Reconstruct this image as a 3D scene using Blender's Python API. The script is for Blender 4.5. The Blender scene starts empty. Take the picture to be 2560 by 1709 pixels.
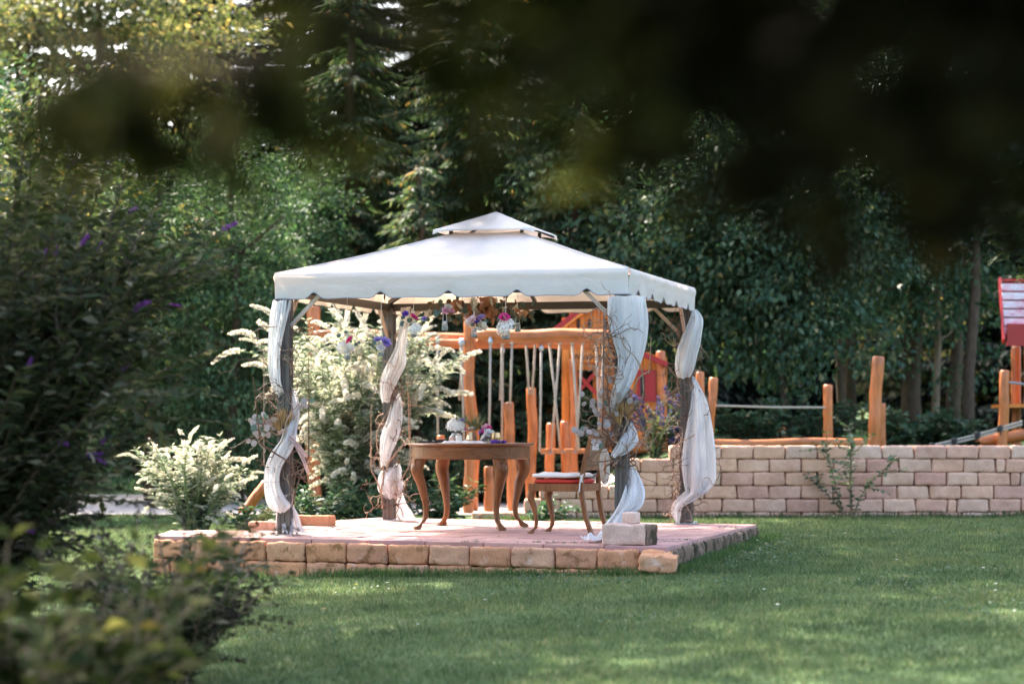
import bpy, bmesh, math, random
import numpy as np
from mathutils import Vector, Matrix, noise

sc = bpy.context.scene
R = math.radians
rng = np.random.default_rng(7)
rnd = random.Random(5)

# ------------------------------------------------------------------ camera, world, sun, exposure
F, CX, HY, CZ = 5800.0, 1280.0, 1050.0, 1.27          # focal length in photo pixels, centre column, horizon row, eye height
cam_d = bpy.data.cameras.new('camera')
cam = bpy.data.objects.new('camera', cam_d)
sc.collection.objects.link(cam)
cam.location = (0, 0, CZ)
cam.rotation_euler = (R(90), 0, 0)
cam_d.sensor_width = 36.0
cam_d.lens = F / 2560 * 36
cam_d.shift_y = (HY - 854.5) / 2560
cam_d.clip_start = 0.05
cam_d.clip_end = 500
cam_d.dof.use_dof = True
cam_d.dof.focus_distance = 19.2
cam_d.dof.aperture_fstop = 1.4
cam_d.dof.aperture_blades = 9
sc.camera = cam

SUN_AZ, SUN_EL = R(-35), R(50)
SUN = Vector((math.sin(SUN_AZ) * math.cos(SUN_EL), math.cos(SUN_AZ) * math.cos(SUN_EL), math.sin(SUN_EL)))
world = bpy.data.worlds.new('World')
sc.world = world
world.use_nodes = True
wn = world.node_tree
sky = wn.nodes.new('ShaderNodeTexSky')
sky.sky_type = 'NISHITA'
sky.sun_disc = False
sky.sun_elevation = SUN_EL
sky.sun_rotation = SUN_AZ
sky.air_density = 1.0
sky.dust_density = 4.5
sky.ozone_density = 0.6
wn.links.new(sky.outputs[0], wn.nodes['Background'].inputs[0])
wn.nodes['Background'].inputs[1].default_value = 0.15
sun_d = bpy.data.lights.new('sun', 'SUN')
sun_d.energy = 3.6
sun_d.angle = R(0.55)
sun_d.color = (1.0, 0.90, 0.78)
sun = bpy.data.objects.new('sun', sun_d)
sc.collection.objects.link(sun)
sun.rotation_euler = SUN.to_track_quat('Z', 'Y').to_euler()

vs = sc.view_settings
vs.view_transform = 'Standard'
vs.look = 'None'
vs.exposure = 2.8
vs.gamma = 1.0
vs.use_curve_mapping = False
cy = sc.cycles
cy.use_denoising = True
try:
    cy.denoiser = 'OPENIMAGEDENOISE'
except Exception:
    pass
cy.max_bounces = 6
cy.diffuse_bounces = 3
cy.glossy_bounces = 3
cy.transmission_bounces = 5
cy.transparent_max_bounces = 8
cy.sample_clamp_indirect = 6.0
cy.caustics_reflective = False
cy.caustics_refractive = False

# ------------------------------------------------------------------ helpers
col = sc.collection


def at(px, py, Y):
    return Vector(((px - CX) / F * Y, Y, CZ + (HY - py) / F * Y))


def ss(a, b, x):
    t = min(1.0, max(0.0, (x - a) / (b - a)))
    return t * t * (3 - 2 * t)


def tag(o, label=None, cat=None, group=None, kind=None):
    if label: o['label'] = label
    if cat: o['category'] = cat
    if group: o['group'] = group
    if kind: o['kind'] = kind
    return o


def empty(name, loc=(0, 0, 0), rz=0.0):
    o = bpy.data.objects.new(name, None)
    col.objects.link(o)
    o.location = loc
    o.rotation_euler = (0, 0, rz)
    o.empty_display_size = 0.1
    return o


def link(name, me, mat, parent=None, loc=None, smooth=None):
    o = bpy.data.objects.new(name, me)
    col.objects.link(o)
    if mat is not None:
        me.materials.clear()
        for m in (mat if isinstance(mat, (list, tuple)) else [mat]):
            me.materials.append(m)
    if parent: o.parent = parent
    if loc is not None: o.location = loc
    if smooth: me.shade_smooth()
    return o


def inst(name, me, parent=None, loc=(0, 0, 0), rot=(0, 0, 0), scale=(1, 1, 1)):
    o = bpy.data.objects.new(name, me)
    col.objects.link(o)
    if parent: o.parent = parent
    o.location = loc
    o.rotation_euler = rot
    o.scale = scale if hasattr(scale, '__len__') else (scale,) * 3
    return o


def np_mesh(name, V, faces, mat_idx=None):
    """V (n,3); faces (m,k) int array with constant k."""
    me = bpy.data.meshes.new(name)
    V = np.asarray(V, dtype=np.float32)
    faces = np.asarray(faces, dtype=np.int32)
    m, k = faces.shape
    me.vertices.add(len(V))
    me.vertices.foreach_set('co', V.ravel())
    me.loops.add(m * k)
    me.loops.foreach_set('vertex_index', faces.ravel())
    me.polygons.add(m)
    me.polygons.foreach_set('loop_start', np.arange(0, m * k, k, dtype=np.int32))
    me.polygons.foreach_set('loop_total', np.full(m, k, dtype=np.int32))
    if mat_idx is not None:
        me.polygons.foreach_set('material_index', np.asarray(mat_idx, dtype=np.int32))
    me.update(calc_edges=True)
    return me


class MB:
    """collects polygons, builds one mesh object"""
    def __init__(self):
        self.v, self.f, self.m = [], [], []

    def add(self, vs_, fs, mi=0):
        o = len(self.v)
        self.v += [tuple(p) for p in vs_]
        for f in fs:
            self.f.append(tuple(i + o for i in f))
            self.m.append(mi)
        return self

    def box(self, c, s, rot=None, mi=0):
        hx, hy, hz = s[0] / 2, s[1] / 2, s[2] / 2
        P = [Vector((x, y, z)) for x in (-hx, hx) for y in (-hy, hy) for z in (-hz, hz)]
        if rot is not None: P = [rot @ p for p in P]
        P = [p + Vector(c) for p in P]
        return self.add(P, [(0, 1, 3, 2), (4, 6, 7, 5), (0, 4, 5, 1), (2, 3, 7, 6), (0, 2, 6, 4), (1, 5, 7, 3)], mi)

    def beam(self, a, b, w, h, mi=0, up=Vector((0, 0, 1))):
        a, b = Vector(a), Vector(b)
        d = (b - a).normalized()
        s = d.cross(up)
        if s.length < 1e-4: s = Vector((1, 0, 0))
        s.normalize()
        u = s.cross(d).normalized()
        P = [q + s * x * w / 2 + u * y * h / 2 for q in (a, b) for x, y in ((-1, -1), (1, -1), (1, 1), (-1, 1))]
        return self.add(P, [(0, 3, 2, 1), (4, 5, 6, 7), (0, 1, 5, 4), (1, 2, 6, 5), (2, 3, 7, 6), (3, 0, 4, 7)], mi)

    def tube(self, pts, rad, n=8, cap=True, mi=0, wob=0.0):
        pts = [Vector(p) for p in pts]
        k = len(pts)
        if not hasattr(rad, '__len__'): rad = [rad] * k
        ref = Vector((0, 0, 1))
        d0 = (pts[1] - pts[0]).normalized()
        if abs(d0.z) > 0.9: ref = Vector((1, 0, 0))
        s = d0.cross(ref).normalized()
        V, Fc = [], []
        for i in range(k):
            d = (pts[min(i + 1, k - 1)] - pts[max(i - 1, 0)])
            if d.length < 1e-9: d = Vector((0, 0, 1))
            d.normalize()
            s = (s - d * s.dot(d))
            if s.length < 1e-6: s = d.orthogonal()
            s.normalize()
            t = d.cross(s)
            for j in range(n):
                a = 2 * math.pi * j / n
                r = rad[i]
                if wob:
                    r *= 1 + wob * noise.noise(Vector((math.cos(a) * 1.3 + i * .37 + pts[0].x * 5, math.sin(a) * 1.3, i * .21 + pts[0].y)))
                V.append(pts[i] + s * math.cos(a) * r + t * math.sin(a) * r)
        for i in range(k - 1):
            for j in range(n):
                a, b = i * n + j, i * n + (j + 1) % n
                Fc.append((a, b, b + n, a + n))
        if cap:
            Fc.append(tuple(range(n))[::-1])
            Fc.append(tuple((k - 1) * n + j for j in range(n)))
        return self.add(V, Fc, mi)

    def lathe(self, prof, c=(0, 0, 0), n=16, mi=0, cap=True):
        c = Vector(c)
        V, Fc = [], []
        for r, z in prof:
            for j in range(n):
                a = 2 * math.pi * j / n
                V.append(c + Vector((r * math.cos(a), r * math.sin(a), z)))
        for i in range(len(prof) - 1):
            for j in range(n):
                a, b = i * n + j, i * n + (j + 1) % n
                Fc.append((a, b, b + n, a + n))
        if cap:
            Fc.append(tuple(range(n))[::-1])
            Fc.append(tuple((len(prof) - 1) * n + j for j in range(n)))
        return self.add(V, Fc, mi)

    def grid(self, fn, nu, nv, closed_u=False, mi=0):
        V = [fn(i / nu, j / nv) for j in range(nv + 1) for i in range(nu + (0 if closed_u else 1))]
        w = nu if closed_u else nu + 1
        Fc = []
        for j in range(nv):
            for i in range(nu):
                a = j * w + i
                b = j * w + (i + 1) % w
                Fc.append((a, b, b + w, a + w))
        return self.add(V, Fc, mi)

    def mesh(self, name):
        me = bpy.data.meshes.new(name)
        me.from_pydata(self.v, [], self.f)
        if any(self.m): me.polygons.foreach_set('material_index', self.m)
        me.update()
        return me

    def build(self, name, mat, parent=None, smooth=False, loc=None):
        me = self.mesh(name)
        o = link(name, me, mat, parent, loc)
        if smooth: me.shade_smooth()
        return o


# ------------------------------------------------------------------ materials
MATS = {}


def nodes_of(name):
    m = bpy.data.materials.new(name)
    m.use_nodes = True
    nt = m.node_tree
    return m, nt, nt.nodes['Principled BSDF'], nt.nodes['Material Output']


def ramp(nt, stops):
    r = nt.nodes.new('ShaderNodeValToRGB')
    e = r.color_ramp.elements
    e[0].position, e[0].color = stops[0][0], (*stops[0][1], 1)
    e[1].position, e[1].color = stops[-1][0], (*stops[-1][1], 1)
    for p, c in stops[1:-1]:
        x = e.new(p)
        x.color = (*c, 1)
    return r


def tex_noise(nt, scale, detail=4, coord='Object', rough=.6, stretch=None, offset_random=False):
    tc = nt.nodes.new('ShaderNodeTexCoord')
    n = nt.nodes.new('ShaderNodeTexNoise')
    n.inputs['Scale'].default_value = scale
    n.inputs['Detail'].default_value = detail
    n.inputs['Roughness'].default_value = rough
    src = tc.outputs[coord]
    if stretch or offset_random:
        mp = nt.nodes.new('ShaderNodeMapping')
        nt.links.new(src, mp.inputs['Vector'])
        if stretch: mp.inputs['Scale'].default_value = stretch
        if offset_random:
            oi = nt.nodes.new('ShaderNodeObjectInfo')
            mu = nt.nodes.new('ShaderNodeMath')
            mu.operation = 'MULTIPLY'
            mu.inputs[1].default_value = 50
            nt.links.new(oi.outputs['Random'], mu.inputs[0])
            nt.links.new(mu.outputs[0], mp.inputs['Location'])
        src = mp.outputs[0]
    nt.links.new(src, n.inputs['Vector'])
    return n


def mixc(nt, fac, a, b, mode='MIX'):
    m = nt.nodes.new('ShaderNodeMix')
    m.data_type = 'RGBA'
    m.blend_type = mode
    for sock, v in ((0, fac), (6, a), (7, b)):
        if isinstance(v, (int, float)): m.inputs[sock].default_value = v
        elif isinstance(v, tuple): m.inputs[sock].default_value = (*v, 1)
        else: nt.links.new(v, m.inputs[sock])
    return m.outputs[2]


def bump(nt, bsdf, src, strength, dist=.01):
    b = nt.nodes.new('ShaderNodeBump')
    b.inputs['Strength'].default_value = strength
    b.inputs['Distance'].default_value = dist
    nt.links.new(src, b.inputs['Height'])
    nt.links.new(b.outputs[0], bsdf.inputs['Normal'])


def leaf_mat(name, stops, trans=.35, rough=.5, spec=.2, tint=(1.1, 1.18, .68)):
    """one leaf = one island; its colour is drawn from the ramp; light passes through it"""
    m, nt, b, out = nodes_of(name)
    g = nt.nodes.new('ShaderNodeNewGeometry')
    r = ramp(nt, stops)
    nt.links.new(g.outputs['Random Per Island'], r.inputs[0])
    nt.links.new(r.outputs[0], b.inputs['Base Color'])
    b.inputs['Roughness'].default_value = rough
    b.inputs['Specular IOR Level'].default_value = spec
    t = nt.nodes.new('ShaderNodeBsdfTranslucent')
    c2 = mixc(nt, 1.0, r.outputs[0], tint, 'MULTIPLY')
    nt.links.new(c2, t.inputs[0])
    mx = nt.nodes.new('ShaderNodeMixShader')
    mx.inputs[0].default_value = trans
    nt.links.new(b.outputs[0], mx.inputs[1])
    nt.links.new(t.outputs[0], mx.inputs[2])
    nt.links.new(mx.outputs[0], out.inputs[0])
    MATS[name] = m
    return m


def plain(name, c, rough=.6, spec=.5, metal=0.0, var=.15, scale=12, stretch=None, bmp=0, trans=0.0, tcol=None, alpha=None, coord='Object'):
    m, nt, b, out = nodes_of(name)
    n = tex_noise(nt, scale, 5, stretch=stretch, coord=coord)
    lo = tuple(x * (1 - var) for x in c)
    hi = tuple(min(1, x * (1 + var)) for x in c)
    r = ramp(nt, [(.3, lo), (.7, hi)])
    nt.links.new(n.outputs[0], r.inputs[0])
    nt.links.new(r.outputs[0], b.inputs['Base Color'])
    b.inputs['Roughness'].default_value = rough
    b.inputs['Specular IOR Level'].default_value = spec
    b.inputs['Metallic'].default_value = metal
    if bmp: bump(nt, b, n.outputs[0], bmp)
    last = b.outputs[0]
    if trans:
        t = nt.nodes.new('ShaderNodeBsdfTranslucent')
        t.inputs[0].default_value = (*(tcol or c), 1)
        mx = nt.nodes.new('ShaderNodeMixShader')
        mx.inputs[0].default_value = trans
        nt.links.new(last, mx.inputs[1])
        nt.links.new(t.outputs[0], mx.inputs[2])
        last = mx.outputs[0]
    if alpha:
        tr = nt.nodes.new('ShaderNodeBsdfTransparent')
        mx = nt.nodes.new('ShaderNodeMixShader')
        mx.inputs[0].default_value = alpha
        nt.links.new(last, mx.inputs[1])
        nt.links.new(tr.outputs[0], mx.inputs[2])
        last = mx.outputs[0]
    nt.links.new(last, out.inputs[0])
    MATS[name] = m
    return m


def wood(name, c, rough=.4, axis='z', dark=.45, spec=.5, scale=6):
    m, nt, b, out = nodes_of(name)
    st = {'z': (9, 9, .7), 'x': (.7, 9, 9), 'y': (9, .7, 9)}[axis]
    n = tex_noise(nt, scale, 7, stretch=st, offset_random=True)
    n2 = tex_noise(nt, 2.2, 3, offset_random=True)
    lo = tuple(x * dark for x in c)
    r = ramp(nt, [(.28, lo), (.5, c), (.75, tuple(min(1, x * 1.25) for x in c))])
    nt.links.new(n.outputs[0], r.inputs[0])
    r2 = ramp(nt, [(.28, (.50, .48, .50)), (.45, (.9, .9, .9)), (.75, (1.15, 1.15, 1.2))])
    nt.links.new(n2.outputs[0], r2.inputs[0])
    nt.links.new(mixc(nt, 1.0, r.outputs[0], r2.outputs[0], 'MULTIPLY'), b.inputs['Base Color'])
    b.inputs['Roughness'].default_value = rough
    b.inputs['Specular IOR Level'].default_value = spec
    bump(nt, b, n.outputs[0], .45, .006)
    MATS[name] = m
    return m


def stone_mat(name, cols, moss=.35, mosscol=(.13, .075, .03), pale=.3, grain=1.0, palecol=(.66, .6, .57)):
    m, nt, b, out = nodes_of(name)
    oi = nt.nodes.new('ShaderNodeObjectInfo')
    r = ramp(nt, [(i / (len(cols) - 1), c) for i, c in enumerate(cols)])
    nt.links.new(oi.outputs['Random'], r.inputs[0])
    fine = tex_noise(nt, 95, 6, rough=.75, offset_random=True)
    big = tex_noise(nt, 5, 5, offset_random=True)
    rf = ramp(nt, [(.25, (.55, .5, .48)), (.5, (1, 1, 1)), (.78, (1.3, 1.28, 1.25))])
    nt.links.new(fine.outputs[0], rf.inputs[0])
    c1 = mixc(nt, grain, r.outputs[0], rf.outputs[0], 'MULTIPLY')
    rb = ramp(nt, [(.3, (.8, .74, .72)), (.7, (1.12, 1.1, 1.1))])
    nt.links.new(big.outputs[0], rb.inputs[0])
    c2 = mixc(nt, 1.0, c1, rb.outputs[0], 'MULTIPLY')
    pal = tex_noise(nt, 9, 4, offset_random=True)
    rp = ramp(nt, [(.6, (0, 0, 0)), (.75, (pale, pale, pale))])
    nt.links.new(pal.outputs[0], rp.inputs[0])
    c3 = mixc(nt, rp.outputs[0], c2, palecol)
    mo = tex_noise(nt, 6.5, 6, rough=.7, offset_random=True)
    rm = ramp(nt, [(.66 - .25 * moss, (0, 0, 0)), (.72 - .2 * moss, (1, 1, 1))])
    nt.links.new(mo.outputs[0], rm.inputs[0])
    gate = nt.nodes.new('ShaderNodeMath')
    gate.operation = 'MULTIPLY'
    gate.inputs[1].default_value = min(1, moss * 1.8)
    nt.links.new(rm.outputs[0], gate.inputs[0])
    c4 = mixc(nt, gate.outputs[0], c3, mosscol)
    nt.links.new(c4, b.inputs['Base Color'])
    b.inputs['Roughness'].default_value = .9
    b.inputs['Specular IOR Level'].default_value = .2
    bump(nt, b, fine.outputs[0], .55, .008)
    MATS[name] = m
    return m


plain('canopy', (.72, .70, .67), .8, .2, var=.04, scale=3, trans=.30, tcol=(.80, .58, .44))
m = MATS['canopy']; nt = m.node_tree; b = nt.nodes['Principled BSDF']
n1 = tex_noise(nt, 2.6, 7, rough=.62, stretch=(1, 1, 2.2)); n1.inputs['Distortion'].default_value = .8
bump(nt, b, n1.outputs[0], .55, .03)
plain('canopy_trim', (.33, .32, .36), .7, .2)
plain('sheer', (.86, .86, .86), .8, .2, var=.03, trans=.45, tcol=(.90, .89, .88), alpha=.16)
m = MATS['sheer']; nt = m.node_tree; b = nt.nodes['Principled BSDF']
n1 = tex_noise(nt, 16, 6, rough=.6, stretch=(3.2, 3.2, .5)); n1.inputs['Distortion'].default_value = 1.2
bump(nt, b, n1.outputs[0], .8, .02)
plain('metal_post', (.105, .092, .085), .32, .5, metal=.25, var=.1)
plain('metal_dark', (.05, .042, .036), .45, .5, metal=.3)
plain('metal_beige', (.42, .33, .27), .4, .5, metal=.2)
plain('zinc', (.45, .46, .47), .4, .5, metal=.8)
wood('table_wood', (.185, .072, .023), .38, 'z', .45, .3)
wood('table_wood_x', (.185, .072, .023), .36, 'x', .45, .3)
wood('chair_wood', (.225, .088, .030), .42, 'z', .5, .3)
wood('play_wood', (.47, .145, .038), .42, 'z', .6, .5)
wood('play_wood_x', (.43, .13, .034), .42, 'x', .6, .5)
wood('play_plank', (.62, .21, .032), .45, 'z', .65, .4)
wood('play_cut', (.62, .36, .18), .6, 'x', .8)
plain('red_paint', (.30, .008, .010), .4, .5, var=.15)
plain('rope', (.38, .33, .28), .85, .2, var=.2, scale=60)
plain('rope_steel', (.25, .25, .26), .5, .5)
plain('black_clamp', (.012, .012, .014), .5)
plain('red_fabric', (.5, .045, .03), .75, .2, var=.12)
plain('cushion_white', (.72, .69, .66), .85, .2, var=.06, bmp=.1)
plain('cane', (.20, .11, .05), .6, var=.35, scale=90, bmp=.4)
plain('lace', (.72, .66, .62), .85, var=.15, scale=80, trans=.2)
plain('candle', (.80, .76, .68), .5, .3, var=.04, trans=.2, tcol=(.8, .6, .4))
plain('pink_candle', (.68, .46, .38), .5, var=.05, trans=.15)
plain('runner', (.74, .74, .77), .85, var=.05, trans=.2)
plain('petal_white', (.80, .79, .77), .7, .2, var=.06, trans=.25)
plain('petal_blush', (.74, .52, .52), .7, .2, var=.12, trans=.25)
plain('petal_pink', (.62, .04, .20), .6, .2, var=.25, trans=.2)
plain('petal_rose', (.72, .36, .44), .6, .2, var=.2, trans=.2)
plain('petal_lilac', (.34, .25, .55), .6, .2, var=.2, trans=.2)
plain('petal_violet', (.16, .07, .38), .6, .2, var=.25, trans=.2)
plain('petal_peach', (.60, .28, .16), .65, .2, var=.2, trans=.2)
plain('petal_cream', (.76, .67, .58), .65, .2, var=.08, trans=.2)
plain('euca_green', (.10, .15, .12), .6, .3, var=.25, trans=.2)
plain('euca_dry', (.36, .31, .29), .75, .2, var=.2, trans=.15)
plain('euca_bronze', (.17, .12, .07), .6, .3, var=.3, trans=.25)
plain('pampas', (.42, .25, .11), .9, .1, var=.3, scale=60)
plain('ribbon', (.68, .48, .44), .6, .3, var=.08, trans=.25)
plain('twig', (.14, .075, .05), .7, .3, var=.45, scale=20)
plain('twig_pale', (.34, .23, .16), .7, .3, var=.3, scale=20)
plain('stem_green', (.12, .16, .06), .7, var=.25)
plain('bark', (.085, .06, .042), .9, .2, var=.45, scale=9, stretch=(6, 6, 1), bmp=.5)
plain('bark_light', (.22, .16, .11), .9, .2, var=.4, scale=9, stretch=(6, 6, 1), bmp=.4)
plain('wicker', (.50, .40, .31), .75, var=.25, scale=30)
plain('copper', (.62, .27, .12), .3, .5, metal=.8)
plain('tray_black', (.015, .015, .016), .35)
plain('mortar_dark', (.05, .042, .036), .95, .1)
plain('cord', (.72, .68, .64), .8)

# paving slabs
m, nt, b, out = nodes_of('paving')
oi = nt.nodes.new('ShaderNodeObjectInfo')
r_ = ramp(nt, [(0, (.40, .215, .18)), (.5, (.47, .27, .23)), (1, (.36, .20, .19))])
nt.links.new(oi.outputs['Random'], r_.inputs[0])
n1 = tex_noise(nt, 3, 6, coord='Object', offset_random=True)
r2_ = ramp(nt, [(.3, (.75, .73, .74)), (.7, (1.15, 1.12, 1.1))])
nt.links.new(n1.outputs[0], r2_.inputs[0])
nt.links.new(mixc(nt, 1, r_.outputs[0], r2_.outputs[0], 'MULTIPLY'), b.inputs['Base Color'])
b.inputs['Roughness'].default_value = .75
n2 = tex_noise(nt, 120, 4)
bump(nt, b, n2.outputs[0], .2, .004)
MATS['paving'] = m

stone_mat('wall_stone', [(.66, .405, .285), (.69, .42, .29), (.60, .355, .26), (.71, .48, .345), (.56, .31, .23), (.64, .455, .35), (.64, .41, .30)], moss=.16, mosscol=(.30, .20, .14), pale=.4, palecol=(.66, .50, .41))
stone_mat('deck_stone', [(.54, .25, .125), (.57, .30, .175), (.52, .26, .155), (.55, .275, .14), (.58, .34, .225)], moss=.42, mosscol=(.17, .075, .025), pale=.55, palecol=(.68, .55, .48))
stone_mat('mossy_stone', [(.17, .12, .085), (.22, .15, .105)], moss=.8, mosscol=(.05, .04, .022))
stone_mat('pale_stone', [(.58, .42, .35), (.60, .43, .35)], moss=.08, pale=.4, palecol=(.66, .55, .5))

# glass
m, nt, b, out = nodes_of('glass')
b.inputs['Base Color'].default_value = (.95, .97, .96, 1)
b.inputs['Roughness'].default_value = .03
b.inputs['Transmission Weight'].default_value = .82
b.inputs['IOR'].default_value = 1.45
MATS['glass'] = m
m, nt, b, out = nodes_of('amber_glass')
b.inputs['Base Color'].default_value = (.78, .50, .24, 1)
b.inputs['Roughness'].default_value = .12
b.inputs['Transmission Weight'].default_value = .6
b.inputs['Metallic'].default_value = .3
MATS['amber_glass'] = m

# worn roof boards of the red play house
m, nt, b, out = nodes_of('worn_board')
n1 = tex_noise(nt, 5, 6, stretch=(1, 4, 4), offset_random=True, rough=.7)
r_ = ramp(nt, [(.40, (.62, .60, .62)), (.55, (.58, .35, .40)), (.68, (.42, .03, .09))])
nt.links.new(n1.outputs[0], r_.inputs[0])
nt.links.new(r_.outputs[0], b.inputs['Base Color'])
b.inputs['Roughness'].default_value = .7
MATS['worn_board'] = m

# ground
m, nt, b, out = nodes_of('lawn')
n1 = tex_noise(nt, .9, 6)
n2 = tex_noise(nt, 40, 4)
r_ = ramp(nt, [(.3, (.048, .085, .032)), (.55, (.085, .135, .055)), (.75, (.14, .16, .08))])
nt.links.new(n1.outputs[0], r_.inputs[0])
r2_ = ramp(nt, [(.3, (.5, .5, .5)), (.7, (1.3, 1.3, 1.3))])
nt.links.new(n2.outputs[0], r2_.inputs[0])
nt.links.new(mixc(nt, 1, r_.outputs[0], r2_.outputs[0], 'MULTIPLY'), b.inputs['Base Color'])
b.inputs['Roughness'].default_value = .95
b.inputs['Specular IOR Level'].default_value = .1
bump(nt, b, n2.outputs[0], .8, .03)
MATS['lawn'] = m
plain('gravel', (.40, .36, .34), .95, .1, var=.35, scale=40, bmp=.8)
plain('forest_floor', (.12, .075, .045), .95, .1, var=.5, scale=6, bmp=.6)

# foliage
leaf_mat('grass', [(0, (.062, .105, .040)), (.5, (.118, .175, .070)), (.85, (.19, .225, .105)), (1, (.33, .31, .18))], .4, .65, .15)
m = MATS['grass']; nt = m.node_tree; b = nt.nodes['Principled BSDF']
n1 = tex_noise(nt, .8, 5, rough=.65); n2 = tex_noise(nt, 3.5, 4)
rg = ramp(nt, [(.32, (.50, .58, .55)), (.5, (.85, .9, .85)), (.68, (1.25, 1.12, 1.0))])
nt.links.new(n1.outputs[0], rg.inputs[0])
rg2 = ramp(nt, [(.35, (.72, .76, .75)), (.65, (1.15, 1.1, 1.05))])
nt.links.new(n2.outputs[0], rg2.inputs[0])
src = b.inputs['Base Color'].links[0].from_socket
cc = mixc(nt, 1.0, mixc(nt, 1.0, src, rg.outputs[0], 'MULTIPLY'), rg2.outputs[0], 'MULTIPLY')
for l in list(src.links): 
    tgt = l.to_socket
    if tgt.node.type in ('BSDF_PRINCIPLED',): nt.links.new(cc, tgt)
tl = [n_ for n_ in nt.nodes if n_.type == 'BSDF_TRANSLUCENT'][0]
nt.links.new(cc, tl.inputs[0])
leaf_mat('grass_long', [(0, (.04, .085, .03)), (.7, (.075, .14, .05)), (1, (.15, .18, .08))], .4, .6, .15)
leaf_mat('thuja', [(0, (.040, .088, .044)), (.6, (.080, .150, .078)), (1, (.17, .23, .13))], .3, .6, .2)
leaf_mat('conifer', [(0, (.028, .056, .032)), (.6, (.066, .108, .060)), (.9, (.17, .19, .12)), (1, (.34, .17, .06))], .35, .6, .2)
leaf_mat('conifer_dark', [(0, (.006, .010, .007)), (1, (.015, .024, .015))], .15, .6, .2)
leaf_mat('broad_teal', [(0, (.026, .062, .038)), (.6, (.066, .130, .078)), (.92, (.14, .195, .115)), (1, (.32, .27, .14))], .35, .5, .25)
leaf_mat('broad_gloss', [(0, (.024, .052, .030)), (.7, (.050, .095, .052)), (1, (.08, .11, .05))], .35, .26, .8)
leaf_mat('broad_yellow', [(0, (.07, .095, .04)), (.5, (.15, .16, .08)), (.85, (.26, .23, .13)), (1, (.42, .28, .13))], .5, .6, .2)
leaf_mat('broad_mix', [(0, (.045, .075, .036)), (.6, (.085, .115, .055)), (.9, (.15, .15, .075)), (1, (.38, .24, .10))], .4, .55, .2)
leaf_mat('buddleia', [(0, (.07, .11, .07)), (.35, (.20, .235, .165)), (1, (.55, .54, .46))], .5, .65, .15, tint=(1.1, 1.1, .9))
leaf_mat('buddleia_dark', [(0, (.022, .030, .016)), (.6, (.055, .068, .036)), (.9, (.13, .12, .075)), (1, (.27, .23, .16))], .35, .7, .08)  # palest stops put the lit leaf highlights into the colour
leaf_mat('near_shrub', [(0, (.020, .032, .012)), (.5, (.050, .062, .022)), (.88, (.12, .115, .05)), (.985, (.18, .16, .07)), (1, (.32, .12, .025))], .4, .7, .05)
leaf_mat('bough_leaf', [(0, (.006, .005, .0035)), (.7, (.011, .009, .005)), (1, (.030, .026, .011))], .35, .8, .05)  # near-black copy: the tree's deep shade is put into the leaf colour
leaf_mat('bough_backlit', [(0, (.012, .012, .005)), (.55, (.020, .020, .007)), (.8, (.05, .050, .018)), (1, (.10, .095, .034))], .5, .8, .05)  # olive copy for the bough's tip: backlit glow painted into the leaf colour
leaf_mat('maple', [(0, (.030, .050, .024)), (.6, (.060, .078, .036)), (1, (.11, .11, .055))], .3, .6, .15)
leaf_mat('flower_white', [(0, (.64, .59, .50)), (1, (.84, .81, .74))], .4, .8, .1, tint=(1, .95, .8))
leaf_mat('flower_purple', [(0, (.14, .03, .20)), (1, (.30, .08, .38))], .3, .7, .2, tint=(1, 1, 1))
leaf_mat('flower_blue', [(0, (.05, .05, .14)), (1, (.13, .12, .28))], .3, .7, .2, tint=(1, 1, 1))
leaf_mat('dead_spike', [(0, (.012, .009, .008)), (1, (.05, .032, .022))], .1, .8, .2)
plain('daisy', (.8, .8, .76), .8, .1, var=.05)
M = MATS

# ------------------------------------------------------------------ ground
DZ = 0.32                       # top of the paved platform


def H(x, y):
    if y > 25.44:
        base = .2 + .73 * ss(.15, 2.1, x)
        far = max(0, y - 34) * .02
        near = H0(x, 25.4)
        return near + (base - near) * ss(25.44, 25.5, y) + far
    return H0(x, y)


def H0(x, y):
    s = (x + 2.4) * .06 + (y - 19) * .036
    s = max(-.55, s)
    return .24 * (1 - math.exp(-s / .24)) if s > 0 else s


xs = np.concatenate([np.linspace(-90, -14, 10), np.linspace(-12, 12, 81), np.linspace(14, 90, 10)])
ys = np.concatenate([np.linspace(-40, 8, 14), np.linspace(9, 25.3, 60), [25.4, 25.44, 25.47, 25.5, 25.6], np.linspace(26, 45, 40), np.linspace(50, 160, 12)])
V = np.array([(x, y, H(x, y)) for y in ys for x in xs])
nx, ny = len(xs), len(ys)
Fq = np.array([(j * nx + i, j * nx + i + 1, (j + 1) * nx + i + 1, (j + 1) * nx + i) for j in range(ny - 1) for i in range(nx - 1)])
yc = V[Fq].mean(1)
me = np_mesh('lawn', V, Fq, (yc[:, 1] > 25.43).astype(int) * 1)
ground = link('lawn', me, [M['lawn'], M['forest_floor']], smooth=True)
tag(ground, kind='structure')

# gravel bed of the play area
xs = np.linspace(-9, 1.2, 40); ys = np.linspace(25.9, 33, 30)
V = np.array([(x, y + .25 * math.sin(x * 1.3) * (1 - abs(2 * k / 29 - 1)), 0) for k, y in enumerate(ys) for x in xs])
V[:, 2] = [H(p[0], p[1]) + .006 + .012 * noise.noise(Vector((p[0] * 3, p[1] * 3, 0))) + .012 for p in V]
Fq = np.array([(j * 40 + i, j * 40 + i + 1, (j + 1) * 40 + i + 1, (j + 1) * 40 + i) for j in range(29) for i in range(39)])
g = link('gravel_bed', np_mesh('gravel_bed', V, Fq), M['gravel'], smooth=True)
tag(g, kind='structure')

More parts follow.
